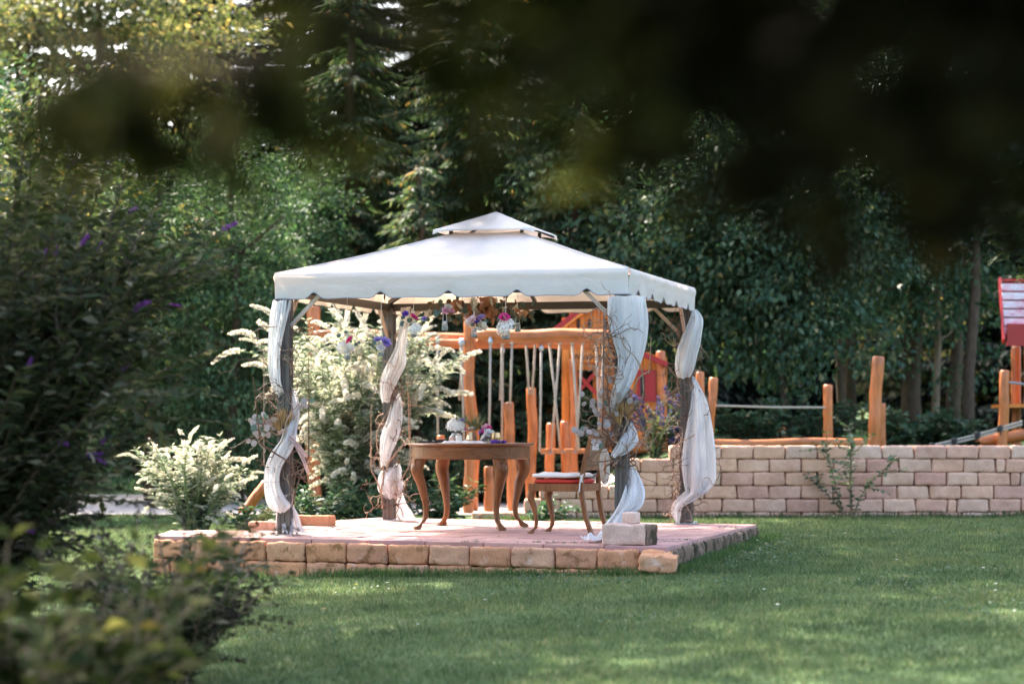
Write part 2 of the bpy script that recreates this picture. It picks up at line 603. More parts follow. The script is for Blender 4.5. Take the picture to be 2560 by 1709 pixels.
# ------------------------------------------------------------------ paved platform
deck_poly = [(1.16, 17.42), (2.23, 21.17), (-1.30, 22.62), (-1.98, 21.6), (-2.22, 19.98), (-2.95, 20.22), (-2.95, 19.106)]


def inside(poly, x, y):
    c = False
    n = len(poly)
    for i in range(n):
        x1, y1 = poly[i]; x2, y2 = poly[(i + 1) % n]
        if (y1 > y) != (y2 > y) and x < (x2 - x1) * (y - y1) / (y2 - y1) + x1: c = not c
    return c


def clip(poly, a, b):
    """keep the part of poly left of the directed line a->b"""
    res = []
    for i in range(len(poly)):
        p, q = poly[i], poly[(i + 1) % len(poly)]
        sp = (b[0] - a[0]) * (p[1] - a[1]) - (b[1] - a[1]) * (p[0] - a[0])
        sq = (b[0] - a[0]) * (q[1] - a[1]) - (b[1] - a[1]) * (q[0] - a[0])
        if sp >= 0: res.append(p)
        if sp * sq < 0:
            t = sp / (sp - sq)
            res.append((p[0] + (q[0] - p[0]) * t, p[1] + (q[1] - p[1]) * t))
    return res


mb = MB()
n = len(deck_poly)
inner = []
cxp = sum(p[0] for p in deck_poly) / n; cyp = sum(p[1] for p in deck_poly) / n
for p in deck_poly:
    d = Vector((cxp - p[0], cyp - p[1])).normalized() * .16
    inner.append((p[0] + d.x, p[1] + d.y))
mb.add([(x, y, DZ - .045) for x, y in inner] + [(x, y, -.5) for x, y in inner],
       [tuple(range(n))] + [(i, n + i, n + (i + 1) % n, (i + 1) % n) for i in range(n)])
platform = mb.build('pavement', M['mortar_dark'])
tag(platform, kind='structure')
ang = R(-20.5)
ex = Vector((math.cos(ang), math.sin(ang), 0)); ey = Vector((-math.sin(ang), math.cos(ang), 0))
org = Vector((1.16, 17.42, 0))
main_poly = [deck_poly[0], deck_poly[1], deck_poly[2], deck_poly[3], deck_poly[4], (-2.3, 18.88)]
ledge_poly = [(-2.3, 18.88), (-2.22, 19.98), (-2.95, 20.22), (-2.95, 19.106)]
for poly, tw, th in ((main_poly, .5, .4), (ledge_poly, .4, .35)):
    for j in range(-1, 14):
        for i in range(-12, 6):
            off = (j % 2) * tw / 2
            c = org + ex * (i * tw + off) + ey * (j * th)
            q = [c + ex * a + ey * b for a, b in ((.007, .007), (tw - .007, .007), (tw - .007, th - .007), (.007, th - .007))]
            q = [(p.x, p.y) for p in q]
            for k in range(len(poly)):
                if len(q) < 3: break
                q = clip(q, poly[k], poly[(k + 1) % len(poly)])
            if len(q) < 3: continue
            ar = .5 * abs(sum(q[k][0] * q[(k + 1) % len(q)][1] - q[(k + 1) % len(q)][0] * q[k][1] for k in range(len(q))))
            if ar < .008: continue
            mx_, my_ = sum(p[0] for p in q) / len(q), sum(p[1] for p in q) / len(q)
            dz = rnd.uniform(-.003, .003)
            k = len(q)
            mb = MB()
            lo = [(x - mx_, y - my_, -.05) for x, y in q]
            mid = [(x - mx_, y - my_, -.006) for x, y in q]
            top = [((x - mx_) * .985, (y - my_) * .985, 0) for x, y in q]
            mb.add(lo + mid + top, [tuple(range(2 * k, 3 * k))] + [(a, (a + 1) % k, k + (a + 1) % k, k + a) for a in range(k)] +
                   [(k + a, k + (a + 1) % k, 2 * k + (a + 1) % k, 2 * k + a) for a in range(k)])
            o = mb.build('paving_slab', M['paving'], platform, loc=(mx_, my_, DZ + dz))


# ------------------------------------------------------------------ stones
def stone_mesh(w, d, h, seed, r=.019, amp=.007, seg=(11, 3, 6)):
    bm = bmesh.new()
    hs = (w / 2, d / 2, h / 2)
    ax = []
    for k in range(3):
        inn = np.linspace(-hs[k] + r, hs[k] - r, seg[k])
        ax.append([-hs[k], -hs[k] + r * .3] + list(inn) + [hs[k] - r * .3, hs[k]])
    vmap = {}

    def vert(i, j, k):
        key = (i, j, k)
        if key in vmap: return vmap[key]
        p = Vector((ax[0][i], ax[1][j], ax[2][k]))
        q = Vector([max(-hs[a] + r, min(hs[a] - r, p[a])) for a in range(3)])
        dd = p - q
        if dd.length > 1e-9: p = q + dd.normalized() * r
        nn = Vector((noise.noise(p * 11 + Vector((seed * 7.3, 0, 0))), noise.noise(p * 11 + Vector((0, seed * 3.1, 5))), noise.noise(p * 11 + Vector((3, 1, seed * 5.7)))))
        n2 = noise.noise(p * 38 + Vector((seed, seed, 0))) + .8 * abs(noise.noise(p * 22 + Vector((0, seed, 2))))
        p = p + nn * amp + (dd.normalized() if dd.length > 1e-9 else Vector((0, 0, 0))) * n2 * amp * .9
        vmap[key] = bm.verts.new(p)
        return vmap[key]
    n0, n1, n2 = len(ax[0]), len(ax[1]), len(ax[2])
    for i in range(n0 - 1):
        for k in range(n2 - 1):
            bm.faces.new((vert(i, 0, k), vert(i + 1, 0, k), vert(i + 1, 0, k + 1), vert(i, 0, k + 1)))
            bm.faces.new((vert(i, n1 - 1, k), vert(i, n1 - 1, k + 1), vert(i + 1, n1 - 1, k + 1), vert(i + 1, n1 - 1, k)))
    for i in range(n0 - 1):
        for j in range(n1 - 1):
            bm.faces.new((vert(i, j, 0), vert(i, j + 1, 0), vert(i + 1, j + 1, 0), vert(i + 1, j, 0)))
            bm.faces.new((vert(i, j, n2 - 1), vert(i + 1, j, n2 - 1), vert(i + 1, j + 1, n2 - 1), vert(i, j + 1, n2 - 1)))
    for j in range(n1 - 1):
        for k in range(n2 - 1):
            bm.faces.new((vert(0, j, k), vert(0, j, k + 1), vert(0, j + 1, k + 1), vert(0, j + 1, k)))
            bm.faces.new((vert(n0 - 1, j, k), vert(n0 - 1, j + 1, k), vert(n0 - 1, j + 1, k + 1), vert(n0 - 1, j, k + 1)))
    me = bpy.data.meshes.new('stone')
    bm.to_mesh(me)
    bm.free()
    me.shade_smooth()
    return me


# retaining wall: six courses stepping down at its left end
CH = .145
WY = 25.32
wall = empty('retaining_wall', (2.8, WY, .125))
tag(wall, 'dry retaining wall of pinkish split stone blocks stepping down behind the gazebo', 'stone wall')
mb = MB()
steps = [(-.44, 0), (.13, 1), (.3, 2), (1.16, 3), (1.16, 4), (1.71, 5)]
for (x0, k) in steps:
    mb.box(((x0 + 7.2) / 2 + .04 - 2.8, .10, k * CH + CH / 2 - .01), (7.2 - x0 - .08, .12, CH - .002))
mb.build('backing', M['mortar_dark'], wall)
std = [stone_mesh(.345, .2, CH - .006, s) for s in range(9)]
small = [stone_mesh(.098, .2, CH - .006, 40 + s, seg=(3, 3, 4)) for s in range(3)]
half = [stone_mesh(.19, .2, CH - .006, 60 + s, seg=(4, 3, 4)) for s in range(3)]
for me in std + small + half: me.materials.append(M['wall_stone'])
for (x0, k) in steps:
    x = x0 + (0 if k % 2 == 0 else .0)
    first = True
    smallx = {4: 4.98, 3: 5.15, 2: 5.28, 1: 4.7, 0: 4.97}.get(k, 99)
    placed = False
    if k % 2: x += 0
    # phase so joints break course by course
    phase = (.0 if k % 2 == 0 else .175)
    x_start = math.floor((x0) / .35) * .35 + phase
    x = x0
    nxt = x_start
    while nxt <= x0 + .07: nxt += .35
    while x < 7.0:
        w = nxt - x
        if w > .27: msh, ww = std[rnd.randrange(9)], .345
        elif w > .14: msh, ww = half[rnd.randrange(3)], .19
        else: msh, ww = small[rnd.randrange(3)], .098
        o = inst('stone', msh, wall, (x + w / 2 - 2.8, rnd.uniform(-.014, .010), k * CH + CH / 2 + rnd.uniform(-.002, .002)), (rnd.uniform(-.02, .02), rnd.uniform(-.010, .010), rnd.choice((0, math.pi)) + rnd.uniform(-.015, .015)), ((w - .010) / ww * .998, 1, 1))
        x = nxt
        if not placed and x > smallx:
            nxt = x + .105; placed = True
        else:
            nxt = x + .35 * rnd.uniform(.985, 1.015)

# low wall round the platform: two to three courses in front, one mossy course at the side
edge = empty('platform_wall', (-1.0, 18.3, 0))
tag(edge, 'low stained sandstone block wall edging the front of the gazebo platform', 'stone wall')
dstd = [stone_mesh(.345, .22, .148, 100 + s, r=.022, amp=.010) for s in range(9)]
dhalf = [stone_mesh(.2, .22, .148, 120 + s, r=.022, amp=.010, seg=(4, 3, 4)) for s in range(3)]
for me in dstd + dhalf: me.materials.append(M['deck_stone'])
A = Vector((1.16, 17.42, 0)); Gp = Vector((-2.95, 19.106, 0))
dv = (A - Gp); Lf = dv.length; dv.normalize(); rz = math.atan2(dv.y, dv.x)
nrm = Vector((dv.y, -dv.x, 0))
for row in range(3):
    s = 0.02 + (row % 2) * .17
    zt = DZ - .028 - row * .156
    if row % 2:
        widths = [.17]
        s = 0.0
    else:
        widths = []
    pos = 0.0
    k = 0
    while pos < Lf - .05:
        w = widths[k] if k < len(widths) else .352 * rnd.uniform(.97, 1.03)
        if row == 1 and rnd.random() < .15: w = .21
        w = min(w, Lf - pos)
        if w < .1: break
        base = (dhalf, .2) if w < .27 else (dstd, .345)
        msh = rnd.choice(base[0])
        p = Gp + dv * (pos + w / 2) - nrm * (.085 + rnd.uniform(-.008, .008) - row * .012)
        inst('stone', msh, edge, (p.x + 1.0, p.y - 18.3, zt - .076), (rnd.uniform(-.02, .02), rnd.uniform(-.012, .012), rz + rnd.choice((0, math.pi)) + rnd.uniform(-.02, .02)), ((w - .014) / base[1], 1, 1))
        pos += w
        k += 1
side = empty('platform_kerb', (1.7, 19.3, 0))
tag(side, 'dark mossy block kerb along the lawn side of the platform', 'kerb')
mstd = [stone_mesh(.42, .2, .13, 140 + s, r=.022, amp=.010) for s in range(4)]
for me in mstd: me.materials.append(M['mossy_stone'])
A2 = Vector((1.16, 17.42, 0)); B2 = Vector((2.23, 21.17, 0))
dv2 = (B2 - A2); L2 = dv2.length; dv2.normalize(); rz2 = math.atan2(dv2.y, dv2.x)
pos = .12
while pos < L2:
    p = A2 + dv2 * (pos + .21) + Vector((-.075, .02, 0))
    inst('stone', rnd.choice(mstd), side, (p.x - 1.7, p.y - 19.3, DZ - .028 - .066), (rnd.uniform(-.02, .02), rnd.uniform(-.02, .02), rz2 + rnd.uniform(-.02, .02)), (.99, 1, 1))
    pos += .425

# loose blocks
o = link('corner_stone', stone_mesh(.27, .2, .12, 201, r=.012, amp=.014), M['deck_stone'], loc=(1.10, 17.40, DZ - .115))
o.rotation_euler = (R(4), R(5), R(-10))
tag(o, 'small tilted sandstone block sunk in the grass at the platform corner', 'stone block')
blk = link('stone_block', stone_mesh(.37, .23, .155, 202, r=.014, amp=.009), [M['pale_stone'], M['mossy_stone']], loc=(.90, 17.74, DZ + .079))
blk.rotation_euler = (0, 0, R(-24))
bm_idx = [1 if (p.center.x > .165 or (p.center.x > .06 and p.center.x > .11 - .12 * p.center.z and p.center.y < -.1 and False)) else 0 for p in blk.data.polygons]
blk.data.polygons.foreach_set('material_index', bm_idx)
tag(blk, 'big loose pale block with a mossy end, lying on the platform corner', 'stone block')
o = link('stone_cube', stone_mesh(.11, .1, .085, 203, r=.008, amp=.004, seg=(3, 3, 3)), M['pale_stone'], loc=(.915, 17.80, DZ + .158 + .043))
o.rotation_euler = (0, 0, R(-30))
tag(o, 'small grey stone cube weighing down the curtain end, on the big loose block', 'stone block')
for k, (px, py, Y, w, lab) in enumerate(((668, 1327, 20.15, .30, 'flat reddish kerb stone lying beside the left front gazebo post'),
                                          (785, 1311, 21.0, .36, 'sunlit reddish kerb stone behind the curtain tail of the front post'))):
    p = at(px, py, Y)
    o = link('kerb_stone', stone_mesh(w, .16, .10, 210 + k, r=.014, amp=.005), M['deck_stone'], loc=(p.x, Y, max(DZ - .02, p.z) + .035))
    o.rotation_euler = (0, 0, R(-14))
    tag(o, lab, 'stone block')

# ------------------------------------------------------------------ gazebo
TH = R(14.57)
GC = Vector((-.141, 20.24, DZ))
gz = empty('gazebo', GC, -TH)
tag(gz, 'white fabric gazebo with a vented double roof and scalloped valance on metal posts', 'gazebo')
PA = 1.425


def G(u, v, z=0):
    return Vector((GC.x + u * math.cos(TH) + v * math.sin(TH), GC.y - u * math.sin(TH) + v * math.cos(TH), DZ + z))


EA, EZ, VB = 1.49, 2.16, 1.945       # eave half width, eave height above deck, valance bottom
VH, VZ = .315, 2.556                 # vent half width / height
sides = [((1, 0), (0, -1)), ((0, 1), (1, 0)), ((-1, 0), (0, 1)), ((0, -1), (-1, 0))]   # (along, outward)


def roof_panel(al, out_, a0, z0, a1, z1, sag, nu=22, nv=12):
    al, out_ = Vector((*al, 0)), Vector((*out_, 0))

    def fn(u, v):
        a = a0 + (a1 - a0) * v
        z = z0 + (z1 - z0) * v
        e = 1 - abs(2 * u - 1) ** 2.0
        s = -sag * e * math.sin(math.pi * min(1, v * .9 + .12)) - sag * .5 * math.sin(math.pi * v)
        wr = .010 * noise.noise(Vector((u * 5 + out_.x * 9, v * 4 + out_.y * 7, 0))) + .006 * noise.noise(Vector((u * 14 + v * 6, v * 9 + out_.y * 7, 3)))
        return al * ((2 * u - 1) * a) + out_ * a + Vector((0, 0, z + s + wr * e))
    return fn


mb = MB()
for al, ou in sides:
    mb.grid(roof_panel(al, ou, EA, EZ, VH, VZ, .038), 40, 22)
roof = mb.build('roof_canopy', M['canopy'], gz, smooth=True)
for sx, sy in ((-1, -1), (1, -1), (1, 1), (-1, 1)):
    mb = MB()
    mb.tube([(sx * (EA + (VH - EA) * t), sy * (EA + (VH - EA) * t), EZ + (VZ - EZ) * t - .015 * math.sin(math.pi * t) + .001) for t in np.linspace(0, 1, 15)], .006, 5)
    mb.build('hip_seam', M['canopy'], roof, smooth=True)
# hem round the vent opening
mb = MB()
for al, ou in sides:
    al3, ou3 = Vector((*al, 0)), Vector((*ou, 0))
    mb.grid(lambda u, v: al3 * ((2 * u - 1) * (VH + .008 - .02 * v)) + ou3 * (VH + .01 - .02 * v) + Vector((0, 0, VZ - .015 + .03 * v - .012 * (1 - (2 * u - 1) ** 2))), 10, 1)
mb.build('vent_hem', M['canopy'], roof)
mb = MB()
for al, ou in sides:
    mb.grid(roof_panel(al, ou, .44, 2.585, .004, 2.765, .004), 10, 8)
    al3, ou3 = Vector((*al, 0)), Vector((*ou, 0))
    mb.grid(lambda u, v: al3 * ((2 * u - 1) * (.44 + .004 * v)) + ou3 * (.44 + .004 * v) + Vector((0, 0, 2.585 - v * (.012 + .03 * abs(2 * u - 1) ** 8))), 24, 1)
mb.build('vent_canopy', M['canopy'], gz, smooth=True)
notches = [-1.15, -.575, 0, .575, 1.15]


def hem_z(t):
    z = VB
    for q in notches:
        d = abs(t - q)
        z += .052 * math.exp(-(d / .05) ** 2) + .012 * math.exp(-(d / .12) ** 2)
    return z - .008 * math.cos(t * 2 * math.pi / .575)


for si, (al, ou) in enumerate(sides):
    al3, ou3 = Vector((*al, 0)), Vector((*ou, 0))

    def vfn(u, v):
        t = (2 * u - 1) * EA
        z = EZ + (hem_z(t) - EZ) * v
        ph = si * 3.7
        bul = .010 * math.sin(math.pi * v) * (1 - abs(2 * u - 1) ** 6) + (.010 if si != 1 else .022) * v * noise.noise(Vector((t * 3.2 + ph, v * .7, ph)))
        curve = .012 * (1 - (v * 6 - 1) ** 2) if v < .33 else 0
        return al3 * t + ou3 * (EA + .004 + bul + max(0, curve)) + Vector((0, 0, z))
    mb = MB()
    mb.grid(vfn, 150, 8)
    va = mb.build('valance', M['canopy'], gz, smooth=True)
    mb = MB()
    mb.tube([vfn(k / 150, 1) + ou3 * .002 for k in range(151)], .0045, 5)
    mb.build('piping', M['canopy_trim'], va)
# frame
names = {(-1, -1): 'FL', (1, -1): 'FR', (1, 1): 'BR', (-1, 1): 'BL'}
for sx, sy in names:
    mb = MB()
    prof = []
    W = .052
    # fluted square tube
    edge_pts = [(-1, -1), (-.55, -1), (-.5, -.86), (-.2, -.86), (-.15, -1), (.15, -1), (.2, -.86), (.5, -.86), (.55, -1)]
    ring = []
    for q in range(4):
        c_, s_ = math.cos(q * math.pi / 2), math.sin(q * math.pi / 2)
        for x, y in edge_pts: ring.append((x * c_ - y * s_, x * s_ + y * c_))
    k = len(ring)
    Vv = [(sx * PA + x * W, sy * PA + y * W, z) for z in (0.008, VB + .06) for x, y in ring]
    mb.add(Vv, [(i, (i + 1) % k, k + (i + 1) % k, k + i) for i in range(k)] + [tuple(range(k, 2 * k))])
    post = mb.build('post', M['metal_post'], gz)
    mb = MB()
    mb.box((sx * PA, sy * PA, .005), (.19, .19, .01))
    for bx, by in ((-1, -1), (1, -1), (1, 1), (-1, 1)):
        mb.lathe([(.011, .0), (.011, .012), (.006, .016)], (sx * PA + bx * .075, sy * PA + by * .075, .01), 6)
    mb.build('base_plate', M['zinc'], post)
    for ax_ in (0, 1):
        a = Vector((sx * PA, sy * PA, 1.73))
        b_ = Vector((sx * PA, sy * PA, 2.02))
        if ax_ == 0: a.x -= sx * .05; b_.x -= sx * .34
        else: a.y -= sy * .05; b_.y -= sy * .34
        mb = MB()
        mb.beam(a, b_, .028, .03)
        mb.lathe([(.008, -.018), (.008, .018)], a, 6)
        mb.build('brace', M['metal_beige'], gz)
    mb = MB()
    mb.beam((sx * PA, sy * PA, 2.06), (sx * VH, sy * VH, 2.50), .03, .04)
    mb.build('hip_rafter', M['metal_dark'], gz)
    mb = MB()
    mb.beam((sx * VH, sy * VH, 2.50), (sx * VH, sy * VH, 2.60), .028, .028)
    mb.beam((sx * .42, sy * .42, 2.57), (0, 0, 2.74), .018, .02)
    mb.build('vent_strut', M['metal_dark'], gz)
for al, ou in sides:
    al3, ou3 = Vector((*al, 0)), Vector((*ou, 0))
    mb = MB()
    mb.beam(al3 * -PA + ou3 * PA + Vector((0, 0, 2.015)), al3 * PA + ou3 * PA + Vector((0, 0, 2.015)), .04, .07)
    mb.build('eave_beam', M['metal_dark'], gz)
    mb = MB()
    mb.beam(al3 * -VH + ou3 * VH + Vector((0, 0, 2.50)), al3 * VH + ou3 * VH + Vector((0, 0, 2.50)), .025, .03)
    mb.build('vent_rail', M['metal_dark'], gz)
    mb = MB()
    mb.beam(ou3 * PA + Vector((0, 0, 2.05)), ou3 * VH + Vector((0, 0, 2.50)), .025, .03)
    mb.build('rafter', M['metal_dark'], gz)


# ------------------------------------------------------------------ curtains
def catmull(P, t):
    n_ = len(P) - 1
    x = min(max(t, 0), 1) * n_
    i = min(int(x), n_ - 1)
    f = x - i
    p0, p1, p2, p3 = P[max(i - 1, 0)], P[i], P[i + 1], P[min(i + 2, n_)]
    return 0.5 * ((2 * p1) + (-p0 + p2) * f + (2 * p0 - 5 * p1 + 4 * p2 - p3) * f * f + (-p0 + 3 * p1 - 3 * p2 + p3) * f ** 3)


def curtain(label, segs, Y0, tie_rows=()):
    """segs: lists of stations (row px, left px, right px, depth of the middle, half depth) taken at the post's distance"""
    root_p = at((segs[-1][-1][1] + segs[-1][-1][2]) / 2, segs[-1][-1][0], Y0)
    root = empty('curtain', (root_p.x, Y0, root_p.z))
    tag(root, label, 'curtain', 'white sheer curtains wound round the gazebo posts')
    for gi, st in enumerate(segs):
        P = [np.array(s, dtype=float) for s in st]
        seed = abs(hash((st[0][0], st[0][1]))) % 97
        npl = 5

        def fn(u, v):
            s = catmull(P, v)
            y, xl, xr, dc, dh = s
            a = 2 * math.pi * u
            wob = 1 + .09 * math.sin(a * npl + v * 2.0 + seed) + .03 * math.sin(a * (npl * 2 + 1) + v * 5) + .10 * noise.noise(Vector((math.cos(a) * 2, math.sin(a) * 2 + seed, v * 5)))
            cxp = (xl + xr) / 2 + (xr - xl) / 2 * math.cos(a) * (1 + .05 * math.sin(v * 9 + seed) + .5 * (wob - 1))
            dep = dc + dh * math.sin(a) * wob + .34 * dh * math.sin(a * npl + v * 2.0)
            yy = y + 6 * noise.noise(Vector((math.cos(a) * 1.5, math.sin(a) * 1.5, v * 3 + seed)))
            wob2 = .10 * noise.noise(Vector((math.cos(a) * 5, math.sin(a) * 5, v * 2.2 + seed))) + .05 * noise.noise(Vector((math.cos(a) * 11, math.sin(a) * 11, v * 4 + seed)))
            fw = min(1.0, abs(xr - xl) / 60.0)
            dep += fw * (.013 * math.sin(a * 9 + v * 1.6 + seed) + .007 * math.sin(a * 21 - v * 2.5 + seed * 2))
            dep += dh * wob2 * 1.6; cxp += (xr - xl) * .5 * wob2 * .5
            q = at(cxp, yy, Y0)
            q.z = max(q.z, DZ + .012 + .055 * max(0, math.sin(a * .5)) * abs(noise.noise(Vector((q.x * 14, dep * 14, seed)))) * 1.8)
            return Vector((q.x - root_p.x, dep, q.z - root_p.z))
        mb = MB()
        mb.grid(fn, 160, 60, closed_u=True)
        mb.build('drape', M['sheer'], root, smooth=True)
    return root


pFL, pFR, pBR, pBL = G(-PA, -PA), G(PA, -PA), G(PA, PA), G(-PA, PA)
curtain('white sheer curtain wound down the post by the dried bouquet with pink ribbon', [
    [(752, 684, 728, -.02, .07), (790, 678, 722, -.05, .06), (830, 674, 712, -.07, .05), (880, 672, 703, -.08, .05), (930, 675, 702, -.08, .05), (965, 682, 706, -.07, .05), (1000, 694, 722, .05, .05), (1030, 712, 745, .09, .05)],
    [(975, 722, 738, .06, .03), (1000, 722, 746, .04, .04), (1040, 722, 750, -.02, .05), (1070, 714, 746, -.08, .05), (1100, 705, 742, -.1, .05), (1130, 684, 730, -.11, .05), (1170, 668, 706, -.10, .05), (1210, 664, 702, -.09, .05), (1240, 666, 714, -.09, .06), (1262, 674, 730, -.09, .07), (1278, 690, 716, -.08, .05)],
    [(1236, 700, 736, .02, .07), (1262, 694, 732, .06, .05), (1290, 690, 742, .06, .06), (1315, 690, 752, .05, .08), (1332, 688, 766, .04, .10)]],
    pFL.y)
curtain('glowing white sheer curtain on the back post next to the white blossom bush', [
    [(770, 1004, 1034, -.06, .04), (820, 1000, 1022, -.06, .04), (870, 988, 1016, -.07, .04), (910, 970, 1014, -.08, .05), (950, 954, 996, -.09, .05), (985, 952, 980, -.08, .04), (1005, 956, 976, -.06, .03)],
    [(985, 984, 996, .05, .03), (1010, 978, 1006, -.02, .05), (1050, 968, 1006, -.08, .05), (1090, 955, 998, -.09, .05), (1130, 951, 982, -.09, .05), (1165, 953, 972, -.07, .04)],
    [(1160, 984, 998, .0, .03), (1180, 950, 1004, -.03, .09), (1210, 944, 1006, -.03, .10), (1235, 956, 1000, -.03, .09), (1245, 966, 992, -.02, .07)],
    [(1225, 982, 1004, .05, .05), (1255, 984, 1014, .06, .06), (1280, 984, 1028, .05, .07), (1298, 984, 1042, .05, .08)]],
    pBL.y)
curtain('white sheer curtain on the post behind the chair, spreading onto the paving', [
    [(742, 1520, 1612, -.07, .07), (790, 1522, 1616, -.07, .06), (840, 1530, 1614, -.08, .06), (890, 1542, 1606, -.09, .05), (930, 1540, 1592, -.10, .05), (965, 1532, 1576, -.10, .05), (995, 1526, 1556, -.09, .04), (1030, 1524, 1540, -.06, .03)],
    [(1055, 1572, 1582, .03, .03), (1075, 1562, 1590, -.03, .04), (1100, 1545, 1594, -.09, .05), (1122, 1532, 1582, -.1, .05), (1138, 1526, 1556, -.09, .04)],
    [(1165, 1574, 1584, .05, .03), (1195, 1568, 1600, .02, .05), (1230, 1556, 1612, -.06, .06), (1260, 1544, 1606, -.10, .06), (1285, 1532, 1580, -.11, .05), (1310, 1512, 1566, -.12, .07), (1330, 1496, 1554, -.18, .09), (1342, 1478, 1550, -.30, .11), (1350, 1458, 1546, -.42, .10), (1354, 1448, 1540, -.48, .06)],
    [(1262, 1560, 1586, .02, .05), (1280, 1556, 1592, .0, .07), (1298, 1530, 1592, -.06, .09), (1312, 1518, 1588, -.12, .08)]],
    pFR.y)
curtain('white sheer curtain billowing from the post in front of the retaining wall', [
    [(776, 1730, 1740, -.04, .03), (800, 1722, 1756, -.05, .05), (840, 1704, 1752, -.08, .06), (880, 1692, 1742, -.09, .06), (920, 1687, 1734, -.09, .06), (943, 1692, 1724, -.07, .05)],
    [(942, 1728, 1736, .0, .02), (970, 1728, 1750, -.03, .04), (1010, 1724, 1768, -.05, .05), (1060, 1716, 1778, -.06, .07), (1110, 1710, 1784, -.07, .08), (1160, 1706, 1787, -.08, .09), (1200, 1708, 1786, -.08, .09), (1225, 1712, 1768, -.08, .08), (1238, 1712, 1746, -.06, .06)],
    [(1212, 1744, 1772, -.05, .05), (1228, 1710, 1766, -.09, .06), (1245, 1688, 1738, -.08, .06), (1265, 1678, 1706, -.06, .05), (1285, 1678, 1700, -.05, .04), (1303, 1688, 1698, -.05, .02)]],
    pBR.y)


# ------------------------------------------------------------------ twigs, leaves, flowers
def twig_path(p, d, n_, step, curl, up=0.0):
    p, d = Vector(p), Vector(d).normalized()
    pts = [p.copy()]
    w = Vector((0, 0, 0))
    for _ in range(n_):
        w = w * .55 + Vector((rnd.gauss(0, 1), rnd.gauss(0, .8), rnd.gauss(0, 1))) * curl
        d = (d + w + Vector((0, 0, up))).normalized()
        p = p + d * step
        pts.append(p.copy())
    return pts


def disc_leaf(r, el=1.0, cup=.15):
    mb = MB()
    n_ = 8
    V = [(0, r * .9, cup * r)]
    for k in range(n_):
        a = 2 * math.pi * k / n_
        V.append((r * math.sin(a), r * .9 - r * el * math.cos(a) * .95, 0))
    mb.add(V, [(0, 1 + k, 1 + (k + 1) % n_) for k in range(n_)])
    return mb.mesh('leaf')


euca = {}
for nm in ('euca_green', 'euca_dry', 'euca_bronze'):
    me = disc_leaf(.021)
    me.materials.append(M[nm])
    euca[nm] = me


def rand_rot():
    return (rnd.uniform(-.9, .9) + 1.2, rnd.uniform(-.6, .6), rnd.uniform(0, 6.28))


def garland(label, post, zone, side_bias, dried=False, n_tw=26, seed=1):
    rnd.seed(seed)
    root = empty('twig_garland', post)
    tag(root, label, 'twig garland', 'curly twig garlands on the posts')
    for k in range(4):
        a = rnd.uniform(0, 6.28)
        p = Vector((math.cos(a) * .075 + side_bias * .05, -.075, rnd.uniform(zone[0], zone[0] + .25)))
        pts = twig_path(p, (rnd.uniform(-.2, .2), 0, 1), 26, .052, .16, .10)
        pts = [Vector((max(-.17, min(.2, q.x)), min(q.y, -.055), q.z)) for q in pts]
        mb = MB()
        mb.tube(pts, [.0085 * (1 - .7 * i / 26) for i in range(27)], 6)
        mb.build('branch', M[rnd.choice(('twig', 'twig_pale'))], root, smooth=True)
    for nm, frac in (('twig', .62), ('twig_pale', .38)):
        mb = MB()
        for k in range(int(n_tw * frac)):
            z = rnd.uniform(*zone)
            a = rnd.uniform(0, 6.28)
            sx = rnd.choice((-1, 1)) if abs(side_bias) < .1 else (math.copysign(1, side_bias) if rnd.random() < .68 else -math.copysign(1, side_bias))
            p = Vector((sx * .05, -.07 + rnd.uniform(-.03, .1), z))
            d = Vector((sx * rnd.uniform(.2, 1), rnd.uniform(-.5, .3), rnd.uniform(-.4, 1)))
            nst = rnd.randint(12, 24)
            pts = twig_path(p, d, nst, rnd.uniform(.014, .026), .34)
            mb.tube(pts, [.0048 * (1 - .6 * i / nst) for i in range(nst + 1)], 4, cap=False)
            for q in range(2):
                j = rnd.randint(3, nst - 3)
                pp = twig_path(pts[j], (rnd.gauss(0, 1), rnd.gauss(0, .5), rnd.gauss(0, 1)), 10, .016, .4)
                mb.tube(pp, [.0028 * (1 - .6 * i / 10) for i in range(11)], 4, cap=False)
        tag(mb.build('twigs', M[nm], root), kind='stuff')
    return root


garland('curly twigs twining up the post that holds the pink-ribboned bouquet', pFL, (.25, 1.75), 0, n_tw=64, seed=11)
garland('pale curly twigs on the back post beside the white blossom bush', pBL, (.1, 1.55), 0, n_tw=50, seed=12)
garland('dense reddish curly twigs on the post behind the cane chair', pFR, (.55, 1.75), -.3, n_tw=120, seed=13)
garland('dark curly twigs on the post in front of the retaining wall', pBR, (.1, 1.75), -.15, n_tw=84, seed=14)
rnd.seed(3)


def tri_blades(cnt, spread, length, width):
    mb = MB()
    for k in range(cnt):
        a = rnd.uniform(0, 6.28)
        d = Vector((math.cos(a) * spread * rnd.random(), math.sin(a) * spread * rnd.random(), 1)).normalized()
        L = length * rnd.uniform(.6, 1.1)
        s = d.cross(Vector((rnd.gauss(0, 1), rnd.gauss(0, 1), .1))).normalized() * width
        mb.add([d * L * .1 - s * .4, d * L * .5 - s, d * L, d * L * .5 + s], [(0, 1, 2), (0, 2, 3)])
    return mb


